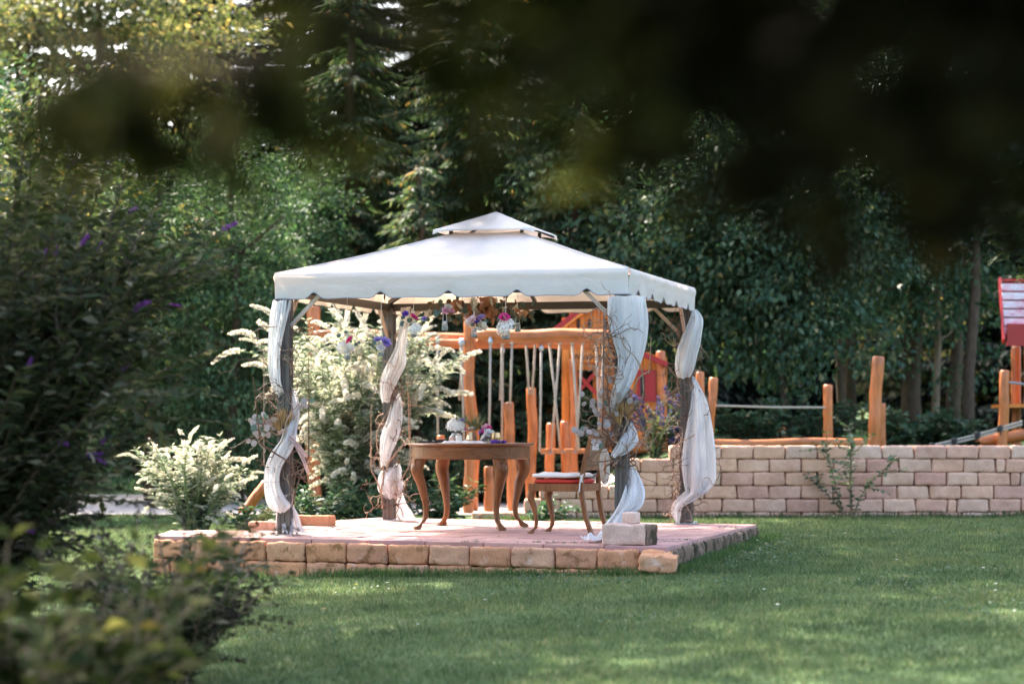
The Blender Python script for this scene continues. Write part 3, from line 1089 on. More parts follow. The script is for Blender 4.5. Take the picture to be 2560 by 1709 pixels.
def dried_bouquet(label, loc, leaf_spots, ribbon=None):
    root = empty('dried_bouquet', loc)
    tag(root, label, 'bouquet')
    for k, (x, z, ry) in enumerate(((-.02, .0, -.25), (.03, .04, .2), (-.005, .06, -.05))):
        mb = tri_blades(70, .45, .17, .006)
        o = mb.build('grass_plume', M['pampas'], root, loc=(x, -.10, z - .02))
        o.rotation_euler = (rnd.uniform(-.2, .2), ry, 0)
    for k, (x, z) in enumerate(leaf_spots):
        o = inst('leaf', euca['euca_dry' if rnd.random() < .85 else 'euca_green'], root, (x, -.11 + rnd.uniform(-.06, .06), z), (1.57 + rnd.uniform(-.7, .7), rnd.uniform(-.8, .8), rnd.uniform(-.7, .7)), rnd.uniform(1.0, 1.55))
    mb = MB()
    for k in range(9):
        x, z = rnd.choice(leaf_spots)
        mb.tube([(0, -.09, -.02), (x * .5, -.11, z * .55 + .02), (x, -.10, z + .02)], [.003, .0025, .002], 4)
    mb.build('stems', M['twig_pale'], root)
    if ribbon:
        mb = MB()
        for pts, w in ribbon:
            P = [np.array(p, dtype=float) for p in pts]

            def fr(u, v):
                c = catmull(P, v); c2 = catmull(P, min(1, v + .02)); c1 = catmull(P, max(0, v - .02))
                t = Vector(c2 - c1).normalized()
                s = t.cross(Vector((0.1, -1, .1))).normalized()
                return Vector(c) + s * (u - .5) * w + Vector((0, .012 * math.sin(u * 9 + v * 5), 0))
            mb.grid(fr, 6, 16)
        mb.build('ribbon', M['ribbon'], root, smooth=True)
    return root


zc = lambda py, Y: CZ + (HY - py) / F * Y
sp = []
for px, py in ((627, 1055), (632, 1064), (636, 1047), (660, 1042), (668, 1047), (652, 1048), (688, 1055), (672, 1060), (675, 1077), (660, 1080), (655, 1072), (642, 1088), (660, 1090), (674, 1094), (690, 1075), (633, 1113), (622, 1108), (724, 1052), (722, 1048), (752, 1025), (648, 1095), (682, 1066), (666, 1068), (640, 1078), (770, 1010), (786, 1008), (772, 1020), (650, 1060)):
    q = at(px, py, pFL.y)
    sp.append((q.x - pFL.x, q.z - zc(1080, pFL.y)))
b1 = dried_bouquet('dried eucalyptus and grass bouquet tied with a pale pink ribbon', (pFL.x, pFL.y, zc(1080, pFL.y)), sp,
                   [([(.0, -.10, -.01), (.05, -.15, -.03), (.11, -.15, -.10), (.19, -.14, -.20)], .035),
                    ([(.03, -.10, -.02), (.10, -.14, -.10), (.16, -.14, -.22), (.20, -.13, -.33)], .03),
                    ([(-.05, -.09, .0), (.0, -.13, .01), (.06, -.13, .0), (.09, -.09, .01)], .04)])
sp = []
for px, py in ((1453, 992), (1461, 1014), (1505, 985), (1522, 958), (1560, 995), (1590, 1013), (1576, 1008), (1544, 984), (1548, 992), (1500, 1020), (1512, 1015), (1520, 1030), (1530, 1035), (1542, 1040), (1536, 1052), (1528, 1060), (1515, 1060), (1508, 1055), (1548, 1058), (1440, 1085), (1448, 1092), (1458, 1080), (1464, 1078), (1454, 1090), (1435, 1082), (1475, 1085), (1485, 1084), (1492, 1090), (1488, 1040), (1490, 1030), (1480, 1012), (1478, 1020), (1500, 1068), (1512, 1070), (1522, 1046), (1484, 1108), (1500, 1112), (1502, 1120), (1532, 1090), (1496, 1064)):
    q = at(px, py, pFR.y)
    sp.append((q.x - pFR.x, q.z - zc(1060, pFR.y)))
b2 = dried_bouquet('large spray of silvery dried eucalyptus on the post above the cane chair', (pFR.x, pFR.y, zc(1060, pFR.y)), sp)


def rose(r, seed=0):
    rr = random.Random(seed)
    mb = MB()
    for ring, (n_, rad, tilt, sz) in enumerate(((3, .12, .15, .55), (4, .35, .4, .7), (5, .6, .75, .85), (6, .85, 1.1, .95))):
        for k in range(n_):
            a = 2 * math.pi * (k + ring * .4) / n_ + rr.uniform(-.2, .2)
            ca, sa = math.cos(a), math.sin(a)
            out_ = Vector((ca, sa, 0)); tan = Vector((-sa, ca, 0))
            base = out_ * rad * r * .35
            up = Vector((0, 0, 1)) * math.cos(tilt) + out_ * math.sin(tilt)
            h = sz * r * 1.25
            w = sz * r * .75
            P = [base - tan * w * .4, base + tan * w * .4, base + up * h * .6 + tan * w + out_ * rad * r * .2, base + up * h + out_ * rad * r * .25, base + up * h * .6 - tan * w + out_ * rad * r * .2]
            mb.add(P, [(0, 1, 2, 4), (4, 2, 3)])
    return mb


def hydrangea(r, n_=95, seed=0, flat=.8):
    rr = random.Random(seed)
    mb = MB()
    for k in range(n_):
        z = 1 - 1.55 * (k + .5) / n_
        a = k * 2.39996
        q = math.sqrt(max(0, 1 - z * z))
        nrm_ = Vector((q * math.cos(a), q * math.sin(a), z))
        c = Vector((nrm_.x * r, nrm_.y * r, nrm_.z * r * flat)) * rr.uniform(.78, 1.08)
        t = nrm_.orthogonal().normalized()
        t = Matrix.Rotation(rr.uniform(0, 6.28), 3, nrm_) @ t
        bt = nrm_.cross(t)
        s = r * .21
        for m_ in range(4):
            d = t * math.cos(m_ * math.pi / 2) + bt * math.sin(m_ * math.pi / 2)
            e = nrm_.cross(d)
            mb.add([c, c + d * s * .7 + e * s * .55 + nrm_ * s * .1, c + d * s * 1.25 + nrm_ * s * .25, c + d * s * .7 - e * s * .55 + nrm_ * s * .1], [(0, 1, 2, 3)])
    return mb


def bud(r):
    mb = MB()
    mb.lathe([(.25 * r, -r), (.8 * r, -.5 * r), (.95 * r, 0), (.7 * r, .7 * r), (.25 * r, 1.1 * r)], n=7)
    return mb


ROSE = {nm: None for nm in ('petal_pink', 'petal_rose', 'petal_blush', 'petal_white', 'petal_lilac', 'petal_violet', 'petal_peach', 'petal_cream')}
for i, nm in enumerate(ROSE):
    me = rose(.03, i).mesh('bloom')
    me.materials.append(M[nm])
    ROSE[nm] = me
HYD = hydrangea(.055, 55, 2).mesh('bloom'); HYD.materials.append(M['petal_white'])


def glass_jar(r, h, neck):
    mb = MB()
    prof = [(r * .85, 0), (r, .006), (r, h * .7), (r * .8, h * .82), (neck, h * .88), (neck, h), (neck * .86, h), (neck * .86, h * .88), (r * .7, h * .8), (r * .88, h * .68), (r * .88, .012), (r * .5, .01)]
    mb.lathe(prof, n=14)
    return mb


def hanging_jar(label, px, top_py, fl_py, bot_py, v, blooms, leaves, square=False):
    # hang from the front beam line, local depth v
    Y = 20.24 - v * 0  # placeholder, solved below
    # find the point on the line v = const whose column is px
    lo, hi = -1.6, 1.6
    for _ in range(40):
        mid = (lo + hi) / 2
        p = G(mid, v)
        if CX + F * p.x / p.y < px: lo = mid
        else: hi = mid
    p = G(lo, v)
    Y = p.y
    zb, zf, zt = zc(bot_py, Y), zc(fl_py, Y), DZ + 2.0
    root = empty('hanging_jar', (p.x, Y, zb))
    tag(root, label, 'flower jar', 'flower jars hanging from the gazebo eave')
    h = zf - zb
    r = .026 if not square else .036
    jo = glass_jar(r, h, r * .62).build('jar', M['glass'], root, smooth=False)
    mb = MB()
    mb.lathe([(r * .6, 0), (r * .8, .01), (r * .8, h * .4), (.002, h * .4)], n=10)
    mb.build('stems', M['stem_green'], root)
    mb = MB()
    mb.tube([(-r * .66, 0, h * .9), (-.012, 0, h + .06), (0, 0, h + .14), (0, 0, zt - zb)], .0022, 4)
    mb.tube([(r * .66, 0, h * .9), (.012, 0, h + .06), (0, 0, h + .14)], .0022, 4)
    mb.tube([(r * .68 * math.cos(a), r * .68 * math.sin(a), h * .9) for a in np.linspace(0, 6.28, 13)], .003, 4)
    mb.build('string', M['cord'], root)
    for nm, dx, dy, dz, s in blooms:
        me = HYD if nm == 'hyd' else ROSE[nm]
        inst('bloom', me, root, (dx, dy - .01, h + dz), (rnd.uniform(.3, 1.2), rnd.uniform(-.5, .5), rnd.uniform(0, 6)), s)
    for nm, dx, dz, s in leaves:
        inst('leaf', euca[nm], root, (dx, rnd.uniform(-.05, .04), h + dz), (1.3 + rnd.uniform(-.5, .5), rnd.uniform(-1, 1), rnd.uniform(-.8, .8)), s)
    return root


EV = -1.36
hanging_jar('hanging jar with white blooms and one magenta flower, before the blossom bush', 868, 700, 874, 898, EV, [('hyd', -.04, 0, .02, .9), ('petal_pink', .03, -.05, .075, .95), ('petal_white', .02, -.02, .01, 1)],
            [('euca_green', -.06, .10, .9), ('euca_green', .07, .03, .9), ('euca_green', .09, .05, .7), ('euca_green', -.01, .13, .8), ('euca_green', .02, .06, .8)])
hanging_jar('hanging jar with lilac flowers beside the back left post', 953, 700, 868, 890, EV, [('petal_lilac', .035, -.02, .04, 1.15), ('petal_lilac', -.03, 0, .06, .8), ('petal_violet', .045, -.03, .02, .7), ('petal_white', .0, 0, -.01, 1)],
            [('euca_green', -.06, .02, 1.1), ('euca_green', -.05, .05, 1), ('euca_green', .0, .06, .9), ('euca_green', -.08, .0, .8)])
hanging_jar('hanging jar with white hydrangea, magenta rose and purple bud, right of the back left post', 1034, 700, 822, 842, EV, [('hyd', .01, 0, .0, 1.05), ('petal_pink', .0, -.04, .09, 1.0), ('petal_violet', -.065, 0, .12, .7), ('petal_lilac', .085, 0, .08, .6)],
            [('euca_green', -.09, .04, 1), ('euca_green', -.08, .08, .9), ('euca_green', -.03, .05, 1.1), ('euca_green', -.03, .02, .9), ('euca_green', -.10, .02, .8)])
hanging_jar('hanging jar with pale pink roses and silvery sprigs', 1112, 700, 802, 826, EV, [('petal_rose', .045, -.02, .07, 1.0), ('petal_rose', .01, -.02, .08, .85), ('petal_cream', .03, 0, .11, .8)],
            [('euca_green', -.05, .06, .9), ('euca_green', -.08, .07, .8), ('euca_green', -.02, .09, .8), ('euca_green', .05, .0, .8), ('euca_green', -.06, .04, 1.1)])
hanging_jar('hanging jar with cream, blush and violet flowers tilted outwards', 1185, 700, 822, 843, EV, [('petal_blush', -.02, -.03, .06, 1.2), ('petal_cream', -.05, -.02, .03, 1.1), ('petal_violet', .03, -.04, .05, .8), ('petal_cream', .06, -.02, .02, 1.2), ('petal_lilac', .06, 0, .09, .9), ('petal_white', .03, 0, -.01, .9)],
            [('euca_green', .0, .02, .9), ('euca_green', .09, .05, .9)])
hanging_jar('square hanging jar with a big white hydrangea and a pink peony', 1264, 700, 826, 848, EV, [('hyd', .0, -.02, .03, 1.45), ('petal_pink', -.01, -.075, .095, 1.15), ('petal_rose', -.01, -.085, .09, .8)],
            [('euca_green', .07, .08, 1), ('euca_green', -.06, .08, .9)], square=True)
hanging_jar('hanging jar with orange dried roses and dark foliage', 1294, 700, 806, 829, EV + .35, [('petal_peach', .05, -.02, .06, 1.0), ('petal_peach', -.01, 0, .09, .8)],
            [('euca_bronze', .03, .1, 1), ('euca_bronze', -.02, .05, 1), ('euca_green', .02, .04, 1), ('euca_green', -.03, .08, .9), ('euca_green', .05, .02, .9), ('euca_bronze', .0, .02, .9)])

# flower arrangement under the roof centre
root = empty('flower_chandelier', G(.08, -.75, 1.86))
tag(root, 'wide bronze eucalyptus and peach rose arrangement hanging under the roof centre', 'flower arrangement')
rnd.seed(21)
mb = MB()
mb.tube([(-.30, 0, .03), (-.1, .02, .06), (.12, 0, .05), (.34, 0, .08)], .008, 6)
for sx in (-.18, .2):
    mb.tube([(sx, 0, .05), (sx * .8, -.1, .20)], .0025, 4)
mb.build('hanger', M['twig'], root)
for k in range(130):
    x = rnd.gauss(0, .2)
    inst('leaf', euca['euca_bronze' if rnd.random() < .7 else 'euca_green'], root, (max(-.36, min(.42, x)), rnd.uniform(-.14, .14), rnd.gauss(.0 - abs(x) * .05, .055)), rand_rot(), rnd.uniform(1.0, 1.6))
for k in range(24):
    x = rnd.gauss(.02, .15)
    inst('bloom', ROSE[rnd.choice(('petal_peach', 'petal_peach', 'petal_blush', 'petal_cream'))], root, (x, rnd.uniform(-.14, .02), rnd.uniform(-.08, .09)), (rnd.uniform(.6, 1.6), rnd.uniform(-.5, .5), rnd.uniform(0, 6)), rnd.uniform(.9, 1.4))
for k in range(40):
    a = rnd.uniform(.25, .45) * rnd.choice((-1, 1))
    inst('leaf', euca['euca_bronze' if rnd.random() < .6 else 'euca_green'], root, (a, rnd.uniform(-.1, .1), rnd.uniform(-.1, .08)), rand_rot(), rnd.uniform(.8, 1.2))

# ------------------------------------------------------------------ table
TC = Vector((-.36, 20.42, DZ))
tb = empty('table', TC, R(-15))
tag(tb, 'round antique brown wooden table with four curved cabriole legs', 'table')


def disc(r, prof, n_=56):
    mb = MB()
    mb.lathe(prof, n=n_)
    return mb


disc(.55, [(.53, .722), (.552, .728), (.558, .738), (.552, .747), (.54, .750)]).build('table_top', M['table_wood_x'], tb, smooth=False)
disc(.52, [(.515, .612), (.522, .618), (.522, .722)]).build('apron', M['table_wood_x'], tb)


def cabriole(top, out_, h, w0, w1, knee, foot, n_=26):
    """S-curved leg: knee bulges outward, ankle tucks in, pad foot turns out"""
    out_ = Vector(out_).normalized()
    tan = Vector((-out_.y, out_.x, 0))
    mb = MB()
    V, Fc = [], []
    for i in range(n_ + 1):
        t = i / n_
        z = h * (1 - t)
        off = knee * math.sin(math.pi * min(1, t * 1.75)) * (1 - .25 * t) if t < .571 else 0
        off = knee * math.exp(-((t - .16) / .16) ** 2) - foot * .75 * math.exp(-((t - .72) / .24) ** 2) + foot * 1.3 * ss(.84, .985, t)
        wd = w0 + (w1 - w0) * ss(0, .8, t)
        if t > .93: wd = w1 * (1 + 1.0 * ss(.93, .975, t)) * (1 - .25 * ss(.98, 1, t))
        c = Vector(top) + out_ * off
        for a in range(10):
            an = 2 * math.pi * a / 10 + math.pi / 10
            rx, ry = math.cos(an), math.sin(an)
            m_ = 1 / max(abs(rx), abs(ry)) ** .55
            V.append(Vector((c.x, c.y, z)) + out_ * rx * m_ * wd * .55 + tan * ry * m_ * wd * .55)
    for i in range(n_):
        for j in range(10):
            a, b_ = i * 10 + j, i * 10 + (j + 1) % 10
            Fc.append((a, b_, b_ + 10, a + 10))
    Fc.append(tuple(range(10))); Fc.append(tuple(n_ * 10 + j for j in range(10))[::-1])
    mb.add(V, Fc)
    return mb


for sx, sy in ((-1, -1), (1, -1), (1, 1), (-1, 1)):
    mb = cabriole((sx * .345, sy * .345, 0), (sx, sy, 0), .615, .105, .042, .050, .052)
    mb.build('leg', M['table_wood'], tb, smooth=True)
    mb = MB()
    mb.box((sx * .385, sy * .385, .575), (.07, .07, .075), Matrix.Rotation(math.pi / 4, 3, 'Z'))
    mb.build('knee_block', M['table_wood'], tb)
TT = DZ + .750


def on_table(px, Y):
    p = at(px, HY, Y)
    return (p.x, Y, TT)


# things on the table
o = empty('candle', on_table(1147, 20.18)); tag(o, 'white pillar candle standing at the front of the table', 'candle')
mb = MB(); mb.lathe([(.027, 0), (.0275, .003), (.0275, .066), (.024, .069), (.006, .066)], n=18); mb.build('wax', M['candle'], o, smooth=False)
mb = MB(); mb.tube([(0, 0, .064), (.001, 0, .076)], .0015, 5); mb.build('wick', M['tray_black'], o)
o = empty('block_candle', on_table(1130, 20.34)); tag(o, 'short pink block candle beside the white candle', 'candle')
mb = MB(); mb.lathe([(.024, 0), (.026, .003), (.026, .05), (.02, .053), (.005, .05)], n=16); mb.build('wax', M['pink_candle'], o)
mb = MB(); mb.tube([(0, 0, .05), (0, 0, .06)], .0015, 5); mb.build('wick', M['tray_black'], o)


def cloth_mesh(w, d, seed):
    mb = MB()

    def fn(u, v):
        x, y = (u - .5) * w, (v - .5) * d
        h = .010 + .020 * abs(noise.noise(Vector((x * 16 + seed, y * 16, 0)))) * (1 - abs(2 * u - 1) ** 4) + .010 * abs(noise.noise(Vector((x * 40, y * 40, seed))))
        e = min(1, 5 * (1 - abs(2 * u - 1))) * min(1, 5 * (1 - abs(2 * v - 1)))
        return Vector((x + .012 * noise.noise(Vector((y * 14, seed, 0))), y + .02 * noise.noise(Vector((x * 12, seed, 3))), max(.003, h * e)))
    mb.grid(fn, 44, 22)
    return mb


o = cloth_mesh(.40, .24, 3).build('table_runner', M['runner'], None, smooth=True, loc=on_table(1158, 20.12))
tag(o, 'crumpled pale grey gauze runner laid across the round table', 'runner')
o = empty('hydrangea_vase', on_table(1140, 20.42)); tag(o, 'clear glass bowl vase holding a full white hydrangea head', 'vase')
mb = MB(); mb.lathe([(.035, 0), (.052, .012), (.06, .04), (.05, .068), (.036, .082), (.042, .092), (.039, .092), (.032, .081), (.045, .066), (.055, .04), (.046, .014), (.01, .006)], n=18); mb.build('bowl', M['glass'], o)
mb = hydrangea(.085, 75, 9, .85); mb.build('bloom', M['petal_white'], o, loc=(0, 0, .15))
mb = tri_blades(60, 1.1, .22, .0022); mb.build('grass_spray', M['stem_green'], o, loc=(.02, 0, .12))
inst('bloom', ROSE['petal_lilac'], o, (.055, -.04, .20), (.5, 0, 0), .7)
o = empty('copper_stand', on_table(1168, 20.5)); tag(o, 'low copper tray under the amber vase', 'tray')
mb = MB(); mb.lathe([(.09, 0), (.11, .01), (.112, .014), (.10, .012), (.01, .010)], n=24); mb.build('dish', M['copper'], o)
o = empty('amber_vase', (on_table(1179, 20.36)[0], 20.36, TT)); tag(o, 'faceted amber glass vase with red buds and seed heads', 'vase')
mb = MB(); mb.lathe([(.036, 0), (.05, .004), (.052, .03), (.034, .098), (.031, .098), (.047, .032), (.03, .008)], n=9); mb.build('vessel', M['amber_glass'], o)
for dx, dz, nm, s in ((-.03, .115, 'petal_cream', .7), (.01, .12, 'petal_cream', .8), (-.045, .11, 'petal_pink', .5), (.03, .125, 'petal_cream', .6)):
    inst('bloom', ROSE[nm], o, (dx, -.01, dz), (.6, 0, rnd.uniform(0, 6)), s)
mb = tri_blades(80, .9, .19, .003); mb.build('grass_spray', M['stem_green'], o, loc=(.03, 0, .09))
mb = tri_blades(14, 1.2, .17, .005); mb.build('grass_plume', M['pampas'], o, loc=(.02, 0, .1))
o = empty('posy_jar', on_table(1215, 20.30)); tag(o, 'small glass jar of pink, lilac and white flowers on the table', 'flower jar')
glass_jar(.028, .065, .022).build('jar', M['glass'], o)
for dx, dy, dz, nm, s in ((-.02, -.02, .11, 'petal_lilac', .9), (.0, -.03, .13, 'petal_rose', 1), (-.01, -.03, .10, 'petal_pink', .8), (.02, -.02, .12, 'petal_pink', .9), (-.04, 0, .095, 'petal_lilac', .8), (.02, -.035, .085, 'petal_white', 1.2), (-.005, -.04, .055, 'petal_white', 1.3), (.04, -.02, .06, 'petal_white', 1.2), (.045, 0, .04, 'petal_white', 1)):
    inst('bloom', ROSE[nm], o, (dx, dy, dz), (.9, 0, rnd.uniform(0, 6)), s)
for k in range(6):
    inst('leaf', euca['euca_green'], o, (rnd.uniform(-.05, .05), 0, rnd.uniform(.06, .12)), rand_rot(), .9)
o = empty('tea_light_glass', on_table(1239, 20.24)); tag(o, 'amber mercury-glass tea light holder near the table edge', 'candle holder')
mb = MB(); mb.lathe([(.034, 0), (.042, .004), (.044, .05), (.040, .092), (.037, .092), (.040, .05), (.038, .01), (.01, .008)], n=16); mb.build('vessel', M['amber_glass'], o)
mb = MB(); mb.lathe([(.03, .008), (.03, .022), (.005, .022)], n=14); mb.build('wax', M['candle'], o)
o = empty('fallen_flower', on_table(1246, 20.06)); tag(o, 'violet flower lying flat on the table edge', 'flower')
for k in range(9):
    inst('petal', ROSE['petal_violet'], o, (-.055 + k * .014, rnd.uniform(-.01, .01), .012), (rnd.uniform(1, 2), 0, rnd.uniform(0, 6)), .45)
mb = MB(); mb.tube([(-.08, 0, .005), (.05, .01, .006)], .002, 4); mb.build('stem', M['stem_green'], o)
for px, Y, lab in ((1070, 20.3, 'flat black tray lying near the left edge of the table'), (1100, 20.45, 'black lidded box beside the gauze runner')):
    o = empty('tray' if 'tray' in lab else 'box', on_table(px, Y)); tag(o, lab, 'tray' if 'tray' in lab else 'box')
    mb = MB()
    if 'tray' in lab:
        mb.box((0, 0, .006), (.17, .12, .006)); mb.box((-.08, 0, .012), (.006, .12, .012)); mb.box((.08, 0, .012), (.006, .12, .012)); mb.box((0, -.058, .012), (.15, .005, .012)); mb.box((0, .058, .012), (.15, .005, .012))
        mb.build('dish', M['tray_black'], o)
        mb = MB(); mb.lathe([(.010, .009), (.014, .012), (.010, .022), (.003, .022)], (.05, 0, 0), n=10); mb.build('knob', M['pink_candle'], o)
    else:
        mb.box((0, 0, .014), (.09, .07, .022)); mb.build('body', M['tray_black'], o)
        mb = MB(); mb.box((0, 0, .0285), (.094, .074, .005)); mb.build('lid', M['tray_black'], o)

# ------------------------------------------------------------------ chair (faces the table)
ch = empty('cane_chair', (.455, 19.50, DZ), R(158))
tag(ch, 'wooden dining chair with cane back and red seat pad, facing the table', 'chair')
# local +x = front of the seat
HS, SW = .43, .235
for s in (-1, 1):
    cabriole((.215, s * .195, 0), (1, s * .35, 0), HS - .06, .062, .030, .026, .028).build('leg', M['chair_wood'], ch, smooth=True)
    mb = MB()
    pts = [(-.30, s * .20, 0.0), (-.245, s * .20, .16), (-.215, s * .205, .34), (-.215, s * .205, .46), (-.245, s * .205, .62), (-.315, s * .20, .86)]
    for a, b_ in zip(pts[:-1], pts[1:]):
        mb.beam(a, Vector(b_) + (Vector(b_) - Vector(a)).normalized() * .006, .036, .034, up=Vector((1, 0, 0)))
    mb.build('leg', M['chair_wood'], ch)
mb = MB()
mb.beam((.235, -.21, HS - .04), (.235, .21, HS - .04), .028, .062)
mb.beam((-.215, -.19, HS - .04), (-.215, .19, HS - .04), .028, .062)
for s in (-1, 1): mb.beam((-.20, s * .214, HS - .04), (.249, s * .222, HS - .04), .028, .062)
mb.build('seat_frame', M['chair_wood'], ch)
for z, h in ((.845, .05), (.55, .035)):
    mb = MB()
    x = -.31 if z > .7 else -.235
    mb.beam((x, -.185, z), (x, .185, z), .026, h)
    mb.build('back_rail', M['chair_wood'], ch)
mb = MB()
mb.grid(lambda u, v: Vector((-.240 - .066 * v + .018 * math.sin(math.pi * u), (u - .5) * .37, .565 + .26 * v)), 14, 10)
mb.build('cane_panel', M['cane'], ch)
mb = MB()
mb.grid(lambda u, v: Vector((-.280 + .018 * math.sin(math.pi * u) * 0 - .018 * v + (.02 if u < 2 else 0), (u - .5) * .44, .70 + .055 * v + .004 * math.sin(u * 70) * (1 - v))), 60, 3)
mb.build('lace_band', M['lace'], ch)


def pad(w, d, h, r=.02, seed=0, puff=.012):
    mb = MB()

    def fn(u, v):
        a = 2 * math.pi * u
        b_ = math.pi * (v - .5)
        sgn = lambda x, p: math.copysign(abs(x) ** p, x)
        x = w / 2 * sgn(math.cos(b_), .35) * sgn(math.cos(a), .35)
        y = d / 2 * sgn(math.cos(b_), .35) * sgn(math.sin(a), .35)
        z = h / 2 * sgn(math.sin(b_), .7)
        k = 1 + .06 * noise.noise(Vector((x * 12 + seed, y * 12, z)))
        z += puff * noise.noise(Vector((x * 9, y * 9, seed))) * (1 if z > 0 else .2)
        return Vector((x * k, y * k, z))
    mb.grid(fn, 40, 16, closed_u=True)
    return mb


pad(.45, .43, .045).build('seat_pad', M['red_fabric'], ch, smooth=True, loc=(.015, 0, HS + .010))
cu = empty('seat_cushion', ch.matrix_basis @ Vector((.03, 0, HS + .057)), R(158))
tag(cu, 'flat off-white tie-on cushion lying on the red seat pad', 'cushion')
pad(.44, .43, .042, seed=4, puff=.016).build('cover', M['cushion_white'], cu, smooth=True)
mb = MB()
for s in (-1, 1):
    mb.tube([(-.19, s * .19, 0), (-.225, s * .225, .012), (-.25, s * .232, .0), (-.24, s * .235, -.06), (-.235, s * .238, -.13)], .006, 5)
    mb.tube([(-.25, s * .232, 0), (-.27, s * .235, .02), (-.255, s * .237, -.03), (-.262, s * .238, -.05)], .006, 5)
mb.build('tie', M['cushion_white'], cu)
# wicker rings hanging from the chair back
wr = empty('wicker_wreath', at(1512, 1165, 19.22)); tag(wr, 'pale bent-cane ring ornament hanging behind the chair back', 'wreath')
for k in range(5):
    rx, rz = .075 - k * .013, .145 - k * .013
    mb = MB()
    mb.tube([(rx * .55 * math.cos(a) * (1 + .05 * math.sin(3 * a + k)), rx * .7 * math.cos(a) - .01 * k, rz * math.sin(a)) for a in np.linspace(0, 6.283, 29)], .0058, 5)
    mb.build('ring', M['wicker'], wr, smooth=True)

# ------------------------------------------------------------------ playground
def log_obj(name, a, b, r0, r1, mat, parent=None, seed=0, bend=.02, cut=True, n_=14):
    a, b = Vector(a), Vector(b)
    pts, rad = [], []
    k = 14
    for i in range(k + 1):
        t = i / k
        w = Vector((noise.noise(Vector((t * 2.2, seed * 3.3, 0))), noise.noise(Vector((t * 2.2, seed * 5.1, 4))), noise.noise(Vector((t * 2, seed, 8))))) * bend * 2 * math.sin(math.pi * min(1, t + .1))
        pts.append(a + (b - a) * t + w)
        rad.append((r0 + (r1 - r0) * t) * (1 + .07 * noise.noise(Vector((t * 5, seed * 1.7, 2)))))
    pts = [pts[0]] + pts + [pts[-1] + (pts[-1] - pts[-2]).normalized() * r1 * .25]
    rad = [rad[0] * .9] + rad + [rad[-1] * .82]
    mb = MB()
    mb.tube(pts, rad, n_, cap=True, wob=.08)
    if cut: mb.m[-1] = 1; mb.m[-2] = 1
    o = mb.build(name, [M[mat], M['play_cut']], parent, smooth=True)
    for p in o.data.polygons:
        if p.material_index == 1: p.use_smooth = False
    return o


def tags(name, loc, label, cat, group=None):
    o = empty(name, loc)
    return tag(o, label, cat, group)


def rel(p, root):
    return Vector(p) - root.location


# beam frame with hanging ropes
Yp = 27.0
root = tags('rope_climbing_frame', (-.4, Yp, .2), 'orange log climbing frame with rows of hanging pale ropes behind the gazebo', 'play frame')
bz = lambda px, py, Y=Yp: rel(at(px, py, Y), root)
log_obj('post', bz(1181, 1275), bz(1174, 790), .075, .07, 'play_wood', root, 1, .05)
log_obj('post', bz(790, 1275, 28), bz(784, 770, 28), .085, .08, 'play_wood', root, 2, .03)
log_obj('beam', bz(1196, 838, 26.8), bz(1535, 842, 26.6), .085, .08, 'play_wood_x', root, 3, .03)
log_obj('beam', bz(785, 838, 27.6), bz(1182, 846, 27.4), .06, .06, 'play_wood_x', root, 4, .03)
log_obj('beam', bz(1040, 855, 27.3), bz(1480, 862, 27.2), .06, .055, 'play_wood_x', root, 5, .02)
ropes = [(1094, 856, 1094, 1085), (1152, 862, 1160, 1100), (1157, 862, 1148, 1000), (1226, 858, 1222, 1120), (1256, 860, 1250, 1000), (1256, 882, 1255, 1130), (1280, 858, 1275, 1010), (1315, 858, 1322, 985), (1338, 858, 1330, 985), (1353, 875, 1349, 1128), (1373, 858, 1401, 1128), (1400, 858, 1377, 1128), (1430, 858, 1447, 1125), (1457, 858, 1440, 1125), (1490, 860, 1500, 1110), (1510, 860, 1496, 1080)]
for i, (x0, y0, x1, y1) in enumerate(ropes):
    mb = MB()
    Yr = 26.7 + (i % 3) * .12
    a, b_ = bz(x0, y0 - 4, Yr), bz(x1, y1, Yr + .1)
    mb.tube([a, a + (b_ - a) * .5 + Vector((.003, 0, 0)), b_], .0135, 7)
    ro = mb.build('rope', M['rope'], root, smooth=True)
    mb = MB()
    mb.lathe([(.012, -.03), (.027, -.02), (.03, .01), (.02, .035), (.008, .06)], a, 9)
    mb.build('clamp', M['zinc'], ro, smooth=True)
# rope and step bridge inside it
root2 = tags('step_bridge', at(1425, 1135, 26.9), 'low bridge of dark steel cable and wooden steps under the hanging ropes', 'play bridge')
for dy in (0, .35):
    mb = MB()
    mb.tube([rel(at(px, 1133 - 10 * ((px - 1425) / 75) ** 2 * -.3 - 4, 26.9 + dy), root2) for px in np.linspace(1352, 1500, 9)], .017, 6)
    mb.build('cable', M['rope_steel'], root2)
for i, px in enumerate((1362, 1392, 1422, 1452, 1480)):
    mb = MB(); mb.box(rel(at(px, 1127, 27.05), root2), (.10, .42, .05))
    mb.build('step', M['play_wood'], root2)
